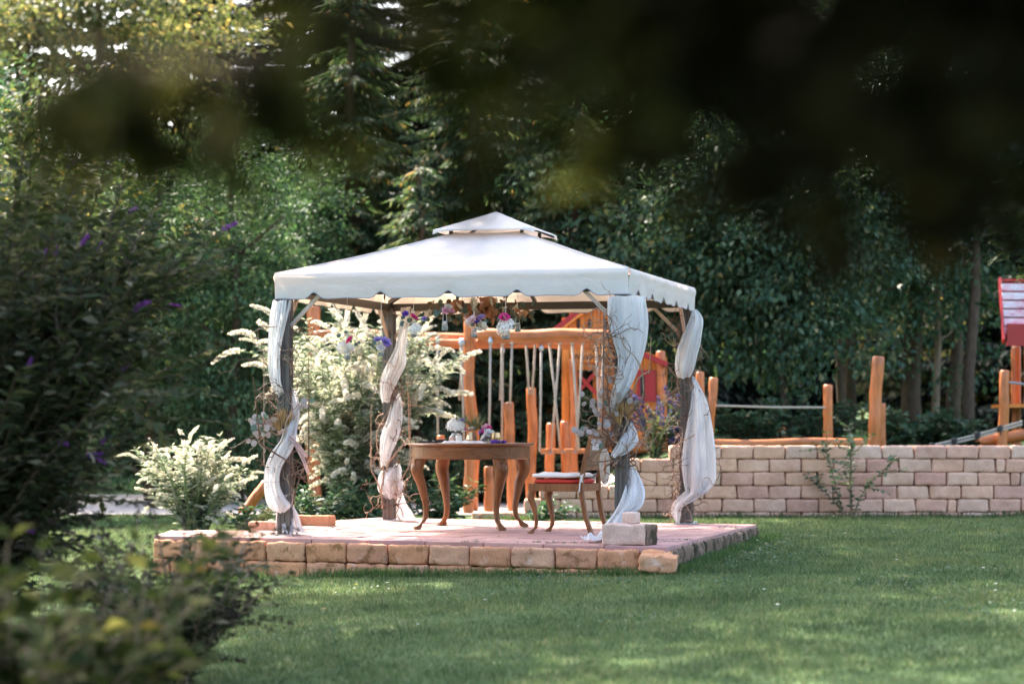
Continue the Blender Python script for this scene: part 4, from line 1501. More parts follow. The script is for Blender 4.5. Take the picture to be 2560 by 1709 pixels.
# free posts
posts = [(1284, 1288, 1272, 1008, 26.9, .062, 'leaning orange post with pale cut top right of the table', .03),
         (1330, 1262, 1328, 972, 27.1, .06, 'straight orange post left of the cane chair, below the ropes', .02),
         (1172, 1260, 1174, 1142, 26.4, .062, 'short orange stump post under the table between its legs', .01),
         (1222, 1262, 1222, 1168, 26.5, .058, 'lowest orange stump seen between the right table legs', .01),
         (1372, 1180, 1378, 1060, 27.6, .06, 'orange post low under the step bridge nearest the table', .02),
         (1418, 1180, 1412, 1055, 27.7, .06, 'orange post low under the step bridge nearest the chair back', .02),
         (1110, 1262, 1102, 1090, 27.5, .05, 'thin orange post hidden in the blossom bush beside the table', .02),
         (1752, 1130, 1750, 932, 27.3, .055, 'short orange post half hidden by the billowing curtain', .02),
         (1773, 1130, 1784, 946, 26.8, .055, 'orange post leaning right with a rope tied to its middle', .03),
         (2068, 1122, 2070, 964, 27.6, .058, 'square-cut orange post at the far end of the rope', .01),
         (2182, 1122, 2196, 894, 26.6, .075, 'tall knobbly orange post standing behind the sapling', .03),
         (2206, 1122, 2205, 1010, 27.6, .045, 'short orange post just behind the tall knobbly post', .01),
         (2506, 1135, 2512, 928, 27.2, .062, 'orange post with slanted top under the red house', .02),
         (1953, 1112, 1951, 1070, 29.5, .07, 'small dark orange stump far behind the log bench', .01)]
for i, (x0, y0, x1, y1, Y, r, lab, bd) in enumerate(posts):
    a, b_ = at(x0, y0, Y), at(x1, y1, Y)
    a.z = H(a.x, Y) - .05
    o = log_obj('wooden_post', (0, 0, 0), b_ - a, r, r * .92, 'play_wood', None, 20 + i, bd)
    o.location = a
    tag(o, lab, 'post', 'orange play area posts')
# rope between two posts
mb = MB()
a, b_ = at(1790, 1013, 26.9), at(2062, 1018, 27.5)
mb.tube([rel(p, ground) for p in (a, a + (b_ - a) * .5 - Vector((0, 0, .008)), b_)], .014, 6)
o = mb.build('hand_rope', M['rope']); tag(o, 'pale rope stretched between two orange posts above the wall', 'rope')
mb = MB()
a = at(2520, 955, 27.2)
mb.tube([a, a + Vector((.25, 0, -.03)), a + Vector((.8, 0, -.05))], .016, 6)
mb.lathe([(.01, -.02), (.03, 0), (.01, .02)], a, 8)
o = mb.build('hand_rope', M['rope_steel']); tag(o, 'grey rope running off from the post under the red house', 'rope')
o = log_obj('balance_log', at(1745, 1108, 26.3), at(2155, 1107, 26.5), .05, .055, 'play_wood_x', None, 44, .015)
tag(o, 'long orange log lying along the top of the wall', 'log')
a = at(640, 1252, 24.5)
o = log_obj('leaning_log', a - Vector((.14, 0, .12)), a + Vector((.1, .05, .18)), .06, .055, 'play_wood', None, 45, .01)
tag(o, 'orange log end leaning out behind the left front post', 'log')
# sloping rope bridge at the right
root3 = tags('sloping_rope_bridge', at(2440, 1110, 26.9), 'sloping pair of ropes with black clamps rising above the wall', 'play bridge')
for dy, dz in ((0, 0), (.0, .035)):
    mb = MB()
    mb.tube([rel(at(2315, 1124, 26.8), root3) + Vector((0, dy, dz)), rel(at(2440, 1092, 26.8), root3) + Vector((0, dy, dz - .01)), rel(at(2556, 1060, 26.8), root3) + Vector((0, dy, dz))], .014, 6)
    mb.build('rope', M['rope'], root3)
for px, py in ((2330, 1117), (2386, 1104), (2444, 1089), (2500, 1073)):
    mb = MB()
    p = rel(at(px, py, 26.78), root3)
    mb.lathe([(.02, -.035), (.032, -.03), (.034, .03), (.024, .045)], p + Vector((0, 0, .005)), 8)
    mb.tube([p, p + Vector((.01, 0, -.07))], .008, 5)
    mb.build('clamp', M['black_clamp'], root3)
o = log_obj('beam_log', at(2452, 1104, 27.4), at(2640, 1074, 27.4), .075, .075, 'play_wood_x', None, 46, .01)
tag(o, 'thick orange log rising to the right behind the clamped ropes', 'log')

# tower house
Yt = 28.2
tw = tags('play_tower', at(1500, 1160, Yt), 'orange plank play tower with red gable trim and lettered board', 'play house')
T = lambda px, py, Y=Yt: rel(at(px, py, Y), tw)
sc_ = Yt / F
for i in range(9):
    x0 = 1404 + i * 19.5
    apex = 742 + abs(x0 + 9 - 1497) * .62
    bot = (1130, 1000, 925, 925, 1000)[i] if i < 5 else 1130
    mb = MB()
    a, b_ = T(x0 + .6, bot), T(x0 + 18.9, apex)
    dz = rnd.uniform(-.008, .008)
    mb.box(((a.x + b_.x) / 2, dz, (a.z + b_.z) / 2), (b_.x - a.x, .028, b_.z - a.z))
    mb.build('plank', M['play_plank'], tw)
for i in range(8):
    px = 1406 + 20 * i
    if i in (2, 3): continue
# slots of the gable: black solids stand in for the unlit openings
for px in (1446, 1474, 1514):
    mb = MB()
    p = T(px, 812, Yt - .03)
    mb.lathe([(.018, -.06), (.022, 0), (.018, .06), (.004, .075)], p, 8)
    mb.build('slot_dark_fill', M['black_clamp'], tw)
for s, x1, y1 in ((-1, 1385, 826), (1, 1612, 838)):
    mb = MB()
    mb.beam(T(1497, 738, Yt - .12), T(x1, y1, Yt - .12), .05, .065)
    mb.build('gable_trim', M['red_paint'], tw)
    for k in range(4):
        mb = MB()
        a, b_ = T(1497, 738, Yt), T(x1, y1, Yt)
        mb.beam(a + Vector((0, -.08 + k * .22, -.06)), b_ + Vector((0, -.08 + k * .22, -.06)), .21, .025)
        mb.build('roof_board', M['play_plank'], tw)
# name board
mb = MB()
a, b_ = T(1434, 905, Yt - .05), T(1512, 880, Yt - .05)
mb.box(((a.x + b_.x) / 2, -.05, (a.z + b_.z) / 2), (b_.x - a.x, .03, b_.z - a.z))
bd = mb.build('name_board', M['play_plank'], tw)
tc = bpy.data.curves.new('lettering', 'FONT')
tc.body = 'Waldhaus'
tc.size = .105
tc.align_x = 'CENTER'; tc.align_y = 'CENTER'
tc.extrude = .003
tc.materials.append(M['black_clamp'])
to = bpy.data.objects.new('lettering', tc)
col.objects.link(to)
to.parent = bd
to.location = ((a.x + b_.x) / 2, -.07, (a.z + b_.z) / 2)
to.rotation_euler = (R(90), 0, 0)
bpy.context.view_layer.update()
lm = bpy.data.meshes.new_from_object(to)
bpy.data.objects.remove(to)
lo_ = link('lettering', lm, M['black_clamp'], bd, ((a.x + b_.x) / 2, -.07, (a.z + b_.z) / 2))
lo_.rotation_euler = (R(90), 0, 0)
for (x0, y0, x1, y1) in ((1438, 928, 1492, 985), (1440, 985, 1488, 932)):
    mb = MB(); mb.beam(T(x0, y0, Yt - .1), T(x1, y1, Yt - .1 - (.03 if x0 == 1438 else 0)), .03, .045); mb.build('red_brace', M['red_paint'], tw)
for px, Y in ((1436, Yt - .12), (1506, Yt - .12)):
    log_obj('post', T(px, 1190, Y), T(px - 3, 900, Y), .055, .05, 'play_wood', tw, int(px), .015)
# side house with red window
for i in range(5):
    x0 = 1568 + i * 20
    mb = MB()
    top = 868 + i * 6 if i > 1 else 872
    a, b_ = T(x0 + .6, 1128, Yt - .3), T(x0 + 19.3, top, Yt - .3)
    mb.box(((a.x + b_.x) / 2, -.3 + rnd.uniform(-.008, .008), (a.z + b_.z) / 2), (b_.x - a.x, .03, b_.z - a.z))
    mb.build('plank', M['play_plank'], tw)
log_obj('post', T(1656, 1140, Yt - .36), T(1652, 880, Yt - .36), .06, .055, 'play_wood', tw, 77, .015)
mb = MB(); mb.beam(T(1600, 882, Yt - .45), T(1668, 912, Yt - .45), .10, .06); mb.build('gable_trim', M['red_paint'], tw)
mb = MB()
for (x0, y0, x1, y1) in ((1592, 925, 1640, 938), (1592, 990, 1640, 1003), (1592, 938, 1600, 990), (1612, 938, 1640, 990)):
    a, b_ = T(x0, y1, Yt - .35), T(x1, y0, Yt - .35)
    mb.box(((a.x + b_.x) / 2, -.35, (a.z + b_.z) / 2), (b_.x - a.x, .035, b_.z - a.z))
mb.build('window_frame', M['red_paint'], tw)
mb = MB()
a, b_ = T(1600, 990, Yt - .33), T(1612, 938, Yt - .33)
mb.box(((a.x + b_.x) / 2, -.325, (a.z + b_.z) / 2), (b_.x - a.x, .02, b_.z - a.z))
mb.build('window_dark_fill', M['black_clamp'], tw)  # black panel stands in for the unlit inside of the window
log_obj('bench_log', T(1585, 1118, Yt - .6), T(1650, 1116, Yt - .6), .07, .07, 'play_wood_x', tw, 78, .01)
mb = MB(); mb.lathe([(.02, -.03), (.05, 0), (.02, .03)], T(1538, 862, Yt - .2), 10); mb.build('red_cap', M['red_paint'], tw)

# red play house at the right edge
rh = tags('red_play_house', at(2640, 1130, 27.6), 'red play house on stilts with worn white and pink roof boards', 'play house')
for i in range(6):
    y0 = 707 + i * 21.5
    p0 = rel(at(2504 + i * 1.3, y0, 27.9 - i * .07), rh)
    mb = MB()
    mb.box((p0.x + 1.05, p0.y - .012 * 0, p0.z - .055), (2.1, .022, .086), Matrix.Rotation(R(-12), 3, 'X'))
    mb.build('roof_board', M['worn_board'], rh)
mb = MB(); q0 = rel(at(2509, 707, 27.99), rh); q1 = rel(at(2513, 840, 27.56), rh)
mb.add([q0, q1, q1 + Vector((2.0, 0, 0)), q0 + Vector((2.0, 0, 0))], [(0, 1, 2, 3)]); mb.add([q0 + Vector((0, .03, 0)), q1 + Vector((0, .03, 0)), q1 + Vector((2.0, .03, 0)), q0 + Vector((2.0, .03, 0))], [(3, 2, 1, 0)])
mb.build('roof_backing', M['red_paint'], rh)
a = rel(at(2502, 702, 28.0), rh); b_ = rel(at(2512, 846, 27.4), rh)
mb = MB(); mb.beam(a + Vector((-.005, 0.04, .02)), b_ + Vector((-.005, .04, -.03)), .03, .08); mb.build('barge_board', M['red_paint'], rh)
mb = MB(); mb.box((a.x + 1.05, a.y + .03, a.z + .01), (2.1, .06, .03)); mb.build('ridge_board', M['red_paint'], rh)
mb = MB(); p = rel(at(2512, 862, 27.5), rh); mb.box((p.x + 1.0, p.y, p.z + .12), (1.95, .03, .26)); mb.build('wall', M['red_paint'], rh)
for k in range(5):
    mb = MB(); mb.box((p.x + .42 + k * .36, p.y + .06, p.z - .35), (.34, .03, .7)); mb.build('plank', M['play_plank'], rh)
for dx in (.35, 1.75):
    for dy in (0.05, 1.0):
        log_obj('stilt', (p.x + dx, p.y + dy, -.45), (p.x + dx, p.y + dy, p.z), .06, .06, 'play_wood', rh, 90 + int(dx * 10), .01)
mb = MB()
for k in range(6): mb.box((p.x + 1.0, p.y + .1 + k * .17, p.z - .72), (1.9, .16, .04))
mb.build('floor_deck', M['play_plank'], rh)

# ------------------------------------------------------------------ vegetation
def unit(a):
    return a / np.maximum(np.linalg.norm(a, axis=1, keepdims=True), 1e-9)


def leaf_arrays(P, D, L, W, fold=.25, droop=0.0, up=None):
    """folded diamond leaves: base P, direction D, length L, half width W"""
    n_ = len(P)
    D = unit(D)
    ref = rng.normal(size=(n_, 3)) if up is None else up + rng.normal(size=(n_, 3)) * .45
    S = unit(np.cross(D, ref))
    N = np.cross(S, D)
    L = np.broadcast_to(L, (n_,))[:, None]; W = np.broadcast_to(W, (n_,))[:, None]
    mid = P + D * L * .45
    V = np.empty((n_, 4, 3))
    V[:, 0] = P
    V[:, 1] = mid + S * W + N * W * fold
    V[:, 2] = P + D * L - np.array([0, 0, 1.0]) * L * droop
    V[:, 3] = mid - S * W + N * W * fold
    base = (np.arange(n_) * 4)[:, None]
    Fc = np.concatenate([base + np.array([[0, 1, 2]]), base + np.array([[0, 2, 3]])], axis=1).reshape(-1, 3)
    return V.reshape(-1, 3), Fc


def join(parts):
    Vs, Fs, o = [], [], 0
    for V, Fc in parts:
        Vs.append(V); Fs.append(Fc + o); o += len(V)
    return np.concatenate(Vs), np.concatenate(Fs)


def crown_broad(rx, ry, rz, n_cl, per, leaf, spread, seed, shell=.45, lob=.3, hang=.35):
    """leaf clumps through an uneven ellipsoid; returns leaf mesh arrays and the clump centres"""
    global rng
    rng = np.random.default_rng(seed)
    u = unit(rng.normal(size=(n_cl, 3)))
    r = rng.uniform(0, 1, n_cl) ** shell
    bump_ = np.array([1 + lob * 2 * noise.noise(Vector(q) * 2.1 + Vector((seed * 1.7, 0, 0))) for q in u])
    C = u * (r * bump_)[:, None] * np.array([rx, ry, rz])
    idx = np.repeat(np.arange(n_cl), per)
    sz = rng.uniform(.6, 1.25, n_cl)[idx]
    P = C[idx] + rng.normal(size=(len(idx), 3)) * (spread * sz)[:, None] * np.array([1, 1, .6])
    D = unit(C[idx] / np.array([rx, ry, rz])) * .5 + rng.normal(size=(len(idx), 3)) * .6 + np.array([0, 0, -hang])
    L = leaf[0] * rng.uniform(.65, 1.25, len(idx))
    V, Fc = leaf_arrays(P, D, L, L * leaf[1], .25, .12, up=np.array([0, 0, 1.0]))
    return V, Fc, C


def trunk_mb(h, r, seed, lean=.0, limbs=(), twist=.05):
    mb = MB()
    rr = random.Random(seed)
    k = 12
    pts = [Vector((lean * h * (i / k) ** 1.3 + twist * math.sin(i * .9 + seed), twist * math.cos(i * .7 + seed * 2), h * i / k)) for i in range(k + 1)]
    mb.tube(pts, [r * (1.25 if i == 0 else 1) * (1 - .8 * i / k) + .008 for i in range(k + 1)], 10, wob=.15)
    for L in limbs:
        t, d, ln = L
        j = min(k - 1, int(t * k))
        p = pts[j]
        d = Vector(d).normalized()
        q = [p]
        for s in range(6):
            d = (d + Vector((rr.gauss(0, .12), rr.gauss(0, .12), rr.gauss(.06, .08)))).normalized()
            q.append(q[-1] + d * ln / 6)
        mb.tube(q, [r * .45 * (1 - t * .4) * (1 - .8 * s / 6) + .006 for s in range(7)], 7)
    return mb


def limb_set(C, h, n_, seed, z0):
    """limbs that reach toward n_ of the clump centres"""
    rr = random.Random(seed)
    res = []
    for c in [C[i] for i in rr.sample(range(len(C)), min(n_, len(C)))]:
        d = Vector((c[0], c[1], max(.2, c[2] * .6 + .5)))
        res.append((rr.uniform(z0, .85), d, max(.4, Vector(c).length * .75)))
    return res


def broad_tree(label, loc, h, rx, ry, rz, cz, n_cl, per, leaf, spread, mat, seed, trunk_r=.12, lean=0, bark='bark', group=None, lob=.3, shell=.45, name='broadleaf_tree', cat='tree', hang=.35, coff=(0, 0)):
    root = empty(name, loc)
    tag(root, label, cat, group)
    V, Fc, C = crown_broad(rx, ry, rz, n_cl, per, leaf, spread, seed, shell, lob, hang)
    V = V + np.array([coff[0], coff[1], cz])
    C = C + np.array([coff[0], coff[1], cz])
    link('crown', np_mesh('crown', V, Fc), M[mat], root)
    lim = []
    rr = random.Random(seed)
    for c in [C[i] for i in rr.sample(range(len(C)), min(12, len(C)))]:
        t = max(.1, min(.85, (c[2] - .35 * math.hypot(c[0], c[1])) / h))
        d = Vector(c) - Vector((0, 0, h * t))
        lim.append((t, d, d.length * .95))
    trunk_mb(h * .92, trunk_r, seed, lean, lim).build('trunk', M[bark], root, smooth=True)
    return root


def conifer_arrays(h, r0, z0, n_tier, per_tier, frond, seed, droop=.35, ragged=.25):
    """tiers of drooping branches carrying herringbone needle sprays"""
    global rng
    rng = np.random.default_rng(seed)
    Ps, Ds, Ls = [], [], []
    for t in range(n_tier):
        f = t / n_tier
        z = z0 + (h - z0) * f
        R_ = r0 * (1 - f) ** .8 + .12
        for b in range(per_tier if f < .75 else max(3, per_tier // 2)):
            a = rng.uniform(0, 2 * np.pi)
            Lb = R_ * rng.uniform(1 - ragged * 1.6, 1 + ragged)
            n_ = max(5, int(Lb / .07))
            s = np.linspace(.18, 1, n_)
            zz = z + rng.uniform(-.1, .1) + Lb * (.10 * s - droop * s ** 2.0) + .10 * s ** 4 * Lb
            bend = rng.normal(0, .25)
            ang_ = a + bend * s
            ax_ = np.stack([np.cos(ang_) * Lb * s, np.sin(ang_) * Lb * s, zz], 1)
            tang = unit(np.gradient(ax_, axis=0))
            lat = unit(np.cross(tang, np.array([0, 0, 1.0])))
            for sd in (-1, 1):
                for lay in (0, 1):
                    Ps.append(ax_ + rng.normal(size=ax_.shape) * .012)
                    Ds.append(tang * .75 + lat * sd * (.9 - lay * .35) + np.array([0, 0, -.25 - .35 * lay]) + rng.normal(size=ax_.shape) * .12)
                    Ls.append(frond * (1.15 - .6 * s) * rng.uniform(.7, 1.2, n_))
            Ps.append(ax_); Ds.append(tang); Ls.append(np.full(n_, frond * .8))
    P, D, L = np.concatenate(Ps), np.concatenate(Ds), np.concatenate(Ls)
    return leaf_arrays(P, D, L, L * .13, .2, .15, up=np.array([0, 0, 1.0]))


def conifer(label, loc, h, r0, mat, seed, z0=.3, tiers=26, per=11, frond=.2, droop=.35, mesh=None, group=None, name='conifer_tree'):
    root = empty(name, loc)
    tag(root, label, 'tree', group)
    if mesh is None:
        V, Fc = conifer_arrays(h, r0, z0, tiers, per, frond, seed, droop)
        mesh = np_mesh('crown', V, Fc)
        mesh.materials.append(M[mat])
    inst('crown', mesh, root)
    trunk_mb(h * .97, .05 + h * .012, seed, 0, (), .03).build('trunk', M['bark'], root, smooth=True)
    return root, mesh


def ground_at(px, Y):
    x = (px - CX) / F * Y
    return (x, Y, H(x, Y) - .05)


# --- background, left to right
broad_tree('tall tree with sunlit yellowish leaves against the sky, top left corner', ground_at(240, 37), 9.5, 3.3, 2.2, 2.6, 7.4, 330, 42, (.13, .30), .26, 'broad_yellow', 301, .16, bark='bark_light')
broad_tree('loose green tree with yellow tips behind the purple buddleia', ground_at(110, 29), 5.6, 1.75, 1.2, 2.3, 3.2, 300, 46, (.10, .28), .2, 'broad_mix', 302, .09, lob=.4)
broad_tree('dark bushy tree filling the far left behind the yellow-tipped one', ground_at(-120, 33), 7, 2.6, 1.8, 3.2, 3.6, 360, 44, (.11, .28), .24, 'broad_teal', 303, .12)
broad_tree('dense arborvitae left of the gazebo roof corner', ground_at(585, 29.5), 5.2, 1.05, 1.0, 2.45, 2.55, 420, 46, (.085, .26), .13, 'thuja', 304, .09, lob=.22, shell=.3, name='arborvitae', hang=-.1)
broad_tree('dense arborvitae between the purple buddleia and the small white bush', ground_at(385, 30.5), 5.0, 1.1, 1.0, 2.4, 2.5, 420, 46, (.085, .26), .13, 'thuja', 305, .09, lob=.22, shell=.3, name='arborvitae', hang=-.1)
broad_tree('arborvitae rising directly behind the front left gazebo post', ground_at(715, 31.5), 5.4, 1.0, 1.0, 2.6, 2.7, 380, 46, (.085, .26), .13, 'thuja', 306, .09, lob=.22, shell=.3, name='arborvitae', hang=-.1)
conifer('feathery conifer with pale tips above the left slope of the roof', ground_at(880, 33), 8.0, 2.0, 'conifer', 311, .2, 30, 13, .22)
conifer('drooping conifer with brownish tips straight above the gazebo peak', ground_at(1190, 32.5), 8.4, 2.1, 'conifer', 312, .2, 32, 13, .22)
conifer('conifer with light new shoots above the right slope of the roof', ground_at(1440, 31.5), 6.4, 1.7, 'conifer', 313, .3, 26, 13, .20)
conifer('small conifer behind the hanging jars', ground_at(1050, 30.5), 4.6, 1.4, 'conifer', 314, .2, 20, 13, .2)
broad_tree('leafy teal-green tree right of the roof corner', ground_at(1760, 31.0), 5.6, 1.6, 1.1, 2.1, 2.75, 360, 46, (.115, .28), .2, 'broad_teal', 321, .06, lob=.4)
broad_tree('leafy tree hanging low above the rope and log bench', ground_at(1960, 30.4), 5.0, 1.4, 1.0, 1.75, 2.55, 360, 46, (.095, .30), .18, 'broad_teal', 322, .05, lob=.4)
broad_tree('dark leafy tree between the rope posts and the tall trunk', ground_at(2110, 32.0), 6.4, 1.2, 1.2, 1.8, 4.0, 340, 46, (.075, .30), .2, 'broad_gloss', 323, .06, lob=.4)
broad_tree('glossy-leaved tree sparkling above the red play house', ground_at(2430, 31.5), 6.9, 1.75, 1.3, 2.0, 4.75, 520, 48, (.085, .32), .2, 'broad_gloss', 324, .08, bark='bark', lob=.35)
for i, (px, Y, h, r_t, lab) in enumerate(((2285, 33.2, 8.5, .14, 'thick dark trunk standing in the gap behind the wall'), (2347, 32.6, 6.5, .05, 'thin forked trunk beside the thick dark trunk'), (2385, 33.6, 8.5, .10, 'mid-sized trunk right of the thin forked one'), (2120, 34.0, 7.5, .09, 'slim trunk in shade behind the tall orange post'))):
    broad_tree(lab, ground_at(px, Y), h, 1.5, 1.2, 2.1, h - 3.4, 190, 46, (.10, .30), .22, 'broad_teal', 330 + i, r_t, lean=(.03, -.04, .02, .0)[i], bark='bark_light' if i == 1 else 'bark', name='forest_tree')
# far row of dark spruces that closes the view
dm = None
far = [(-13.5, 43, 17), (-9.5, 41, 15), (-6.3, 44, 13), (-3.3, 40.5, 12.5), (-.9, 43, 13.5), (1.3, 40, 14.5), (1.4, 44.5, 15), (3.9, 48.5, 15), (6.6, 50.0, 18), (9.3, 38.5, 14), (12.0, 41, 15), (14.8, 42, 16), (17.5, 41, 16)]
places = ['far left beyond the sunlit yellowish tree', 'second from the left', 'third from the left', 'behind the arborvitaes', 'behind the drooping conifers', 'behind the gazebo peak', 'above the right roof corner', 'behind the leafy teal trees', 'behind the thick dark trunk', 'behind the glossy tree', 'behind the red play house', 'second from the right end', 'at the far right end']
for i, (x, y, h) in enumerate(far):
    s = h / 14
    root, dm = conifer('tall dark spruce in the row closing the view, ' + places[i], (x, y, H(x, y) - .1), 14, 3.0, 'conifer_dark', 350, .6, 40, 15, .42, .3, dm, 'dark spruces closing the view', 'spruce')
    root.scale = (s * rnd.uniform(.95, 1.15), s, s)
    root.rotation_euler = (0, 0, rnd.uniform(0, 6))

broad_tree('pale sunlit far bush glimpsed between the dark trunks', (6.8, 39.0, .95), 3.0, .95, .6, 1.3, 1.0, 110, 40, (.14, .34), .2, 'broad_yellow', 341, .08, name='far_bush', cat='bush')
broad_tree('pale sunlit far bush right of the dark trunks', (10.0, 47.5, .9), 4.6, 2.0, 1.2, 2.2, 2.2, 160, 40, (.16, .34), .3, 'broad_yellow', 342, .08, name='far_bush', cat='bush')

# --- big shade trees beside the lawn (their crowns hang above the picture)
broad_tree('large shade tree standing left of the lawn, its crown above the picture', (-7.6, 19.5, -.1), 13, 4.7, 6.0, 1.9, 10.6, 265, 36, (.26, .36), .5, 'broad_teal', 361, .3, shell=.6, lob=.25, name='shade_tree', coff=(3.3, 3.1))
broad_tree('large shade tree behind the plank tower, its crown above the picture', (2.3, 34.5, .6), 14, 5.0, 5.4, 2.1, 11.0, 440, 36, (.26, .36), .5, 'broad_teal', 362, .2, shell=.6, lob=.25, name='shade_tree', coff=(-1.4, -6.2))
broad_tree('large shade tree left of the purple bush, its crown above the picture', (-9.5, 13.0, -.5), 12, 4.6, 4.6, 2.0, 9.6, 400, 36, (.26, .36), .5, 'broad_teal', 363, .3, shell=.6, lob=.25, name='shade_tree', coff=(2.6, 2.6))


# --- shrubs on arching stems
def shrub_arrays(h, rad, n_st, side, leaf, seed, upright=.5, start=.15, pairs=.055, arch=.05, sidelen=.05):
    rr = random.Random(seed)
    nr = np.random.default_rng(seed)
    stems, tips, P, D, L = MB(), [], [], [], []
    for s in range(n_st):
        a = rr.uniform(0, 6.283)
        out_ = rr.uniform(.1, 1) ** .7
        d = Vector((math.cos(a) * out_, math.sin(a) * out_, upright + 1.0)).normalized()
        p = Vector((math.cos(a), math.sin(a), 0)) * rad * .18 * rr.random()
        ln = math.hypot(h, rad * out_ * .6) * rr.uniform(.62, 1.08)
        k = 12
        pts = [p]
        for i in range(k):
            d = (d + Vector((math.cos(a) * arch * out_ + rr.gauss(0, .06), math.sin(a) * arch * out_ + rr.gauss(0, .06), -.035 * out_ * i / k * 2))).normalized()
            pts.append(pts[-1] + d * ln / k)
        stems.tube(pts, [.010 * (1 - .8 * i / k) + .002 for i in range(k + 1)], 5, cap=False)
        tips.append((pts[-1], d))
        runs = [(pts[int(k * start):], 1.0)]
        for q in range(side):
            j = rr.randint(int(k * .3), k - 1)
            dd = (d + Vector((rr.gauss(0, .7), rr.gauss(0, .7), rr.gauss(.1, .4)))).normalized()
            sp_ = [pts[j]]
            for i in range(6):
                dd = (dd + Vector((rr.gauss(0, .1), rr.gauss(0, .1), -.03))).normalized()
                sp_.append(sp_[-1] + dd * ln * sidelen)
            stems.tube(sp_, [.004 * (1 - .6 * i / 6) + .001 for i in range(7)], 4, cap=False)
            runs.append((sp_, .85))
            tips.append((sp_[-1], dd))
        for pts_, sc__ in runs:
            A_ = np.array([tuple(q) for q in pts_])
            seg_ = np.linalg.norm(np.diff(A_, axis=0), axis=1).sum()
            m_ = max(3, int(seg_ / pairs))
            t = np.linspace(0, len(A_) - 1.001, m_)
            i0 = t.astype(int)
            f = (t - i0)[:, None]
            Q = A_[i0] * (1 - f) + A_[i0 + 1] * f
            tg = unit(A_[i0 + 1] - A_[i0])
            az = nr.uniform(0, 6.28, m_)
            rv = np.stack([np.cos(az), np.sin(az), np.zeros(m_)], 1)
            for sd in (-1, 1):
                P.append(Q); D.append(tg * .6 + rv * sd + np.array([0, 0, -.12]) + nr.normal(size=Q.shape) * .2)
                L.append(leaf[0] * sc__ * nr.uniform(.6, 1.2, m_))
    return stems, tips, np.concatenate(P), np.concatenate(D), np.concatenate(L)


def spike_mesh(ln, r, mat, seed, curve=.35, n_=90):
    """tapering flower panicle of many small florets round a curved axis along +x"""
    global rng
    rng = np.random.default_rng(seed)
    t = rng.uniform(0, 1, n_)
    ax_ = np.stack([ln * t, np.zeros(n_), -curve * ln * t * t], 1)
    a = rng.uniform(0, 6.28, n_)
    rad = r * (1 - .8 * t) * np.minimum(1, t * 8 + .3)
    o_ = np.stack([np.zeros(n_), np.cos(a), np.sin(a)], 1)
    P = ax_ + o_ * rad[:, None] * .35
    D = o_ + np.array([.55, 0, 0]) + rng.normal(size=(n_, 3)) * .2
    V, Fc = leaf_arrays(P, D, np.full(n_, r * .95), np.full(n_, r * .42), .3)
    me = np_mesh('flower_spike', V, Fc)
    me.materials.append(M[mat])
    return me


def shrub(name, label, cat, loc, h, rad, n_st, side, leaf, mat, seed, stem='stem_green', spikes=None, n_spk=0, upright=.5, group=None, pairs=.055, start=.15, spk_scale=(.7, 1.15), arch=.05, sidelen=.05):
    root = empty(name, loc)
    tag(root, label, cat, group)
    stems, tips, P, D, L = shrub_arrays(h, rad, n_st, side, leaf, seed, upright, start, pairs, arch, sidelen)
    stems.build('stems', M[stem], root)
    global rng
    rng = np.random.default_rng(seed)
    V, Fc = leaf_arrays(P, D, L, L * leaf[1], .3, .1, up=np.array([0, 0, 1.0]))
    link('foliage', np_mesh('foliage', V, Fc), M[mat], root)
    rr = random.Random(seed)
    if spikes:
        rr.shuffle(tips)
        for p, d in tips[:n_spk]:
            q = d.to_track_quat('X', 'Z')
            o = inst('flower_spike', rr.choice(spikes), root, p, q.to_euler(), rr.uniform(*spk_scale))
    return root


SPW = [spike_mesh(.30, .036, 'flower_white', 400 + i, .25 + .2 * i, 140) for i in range(3)]
SPP = [spike_mesh(.16, .024, 'flower_purple', 410 + i, .2 + .15 * i, 70) for i in range(2)]
SPD = [spike_mesh(.20, .018, 'dead_spike', 420 + i, .1 + .2 * i, 60) for i in range(2)]
SPB = [spike_mesh(.34, .035, 'flower_blue', 430 + i, .0 + .1 * i, 90) for i in range(2)]
shrub('white_buddleia', 'big bush of arching creamy white flower spikes behind the gazebo', 'shrub', ground_at(900, 24.7), 2.2, .6, 125, 5, (.115, .17), 'buddleia', 501, spikes=SPW, n_spk=300, upright=2.3, pairs=.04, arch=.022, sidelen=.026, spk_scale=(.6, 1.05))
shrub('white_buddleia', 'small bush of white flower spikes left of the platform', 'shrub', ground_at(490, 23.6), 1.0, .4, 50, 4, (.10, .17), 'buddleia', 502, spikes=SPW, n_spk=110, upright=1.7, pairs=.04, spk_scale=(.4, .7), arch=.03, sidelen=.035)
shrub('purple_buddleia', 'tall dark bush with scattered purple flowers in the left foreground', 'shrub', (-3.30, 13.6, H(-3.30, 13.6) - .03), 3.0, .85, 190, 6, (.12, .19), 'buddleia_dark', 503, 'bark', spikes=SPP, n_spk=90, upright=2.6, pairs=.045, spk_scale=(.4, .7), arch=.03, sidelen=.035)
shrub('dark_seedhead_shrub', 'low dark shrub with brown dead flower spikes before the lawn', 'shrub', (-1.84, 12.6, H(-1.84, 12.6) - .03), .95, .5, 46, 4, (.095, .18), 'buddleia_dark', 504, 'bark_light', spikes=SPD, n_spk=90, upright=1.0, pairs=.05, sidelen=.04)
shrub('yellowing_shrub', 'blurred shrub with yellow and orange leaves in the bottom left corner', 'shrub', (-1.72, 8.4, H(-1.72, 8.4) - .03), 1.22, .34, 46, 4, (.12, .34), 'near_shrub', 505, 'bark_light', upright=2.6, pairs=.075, start=.3, sidelen=.04)
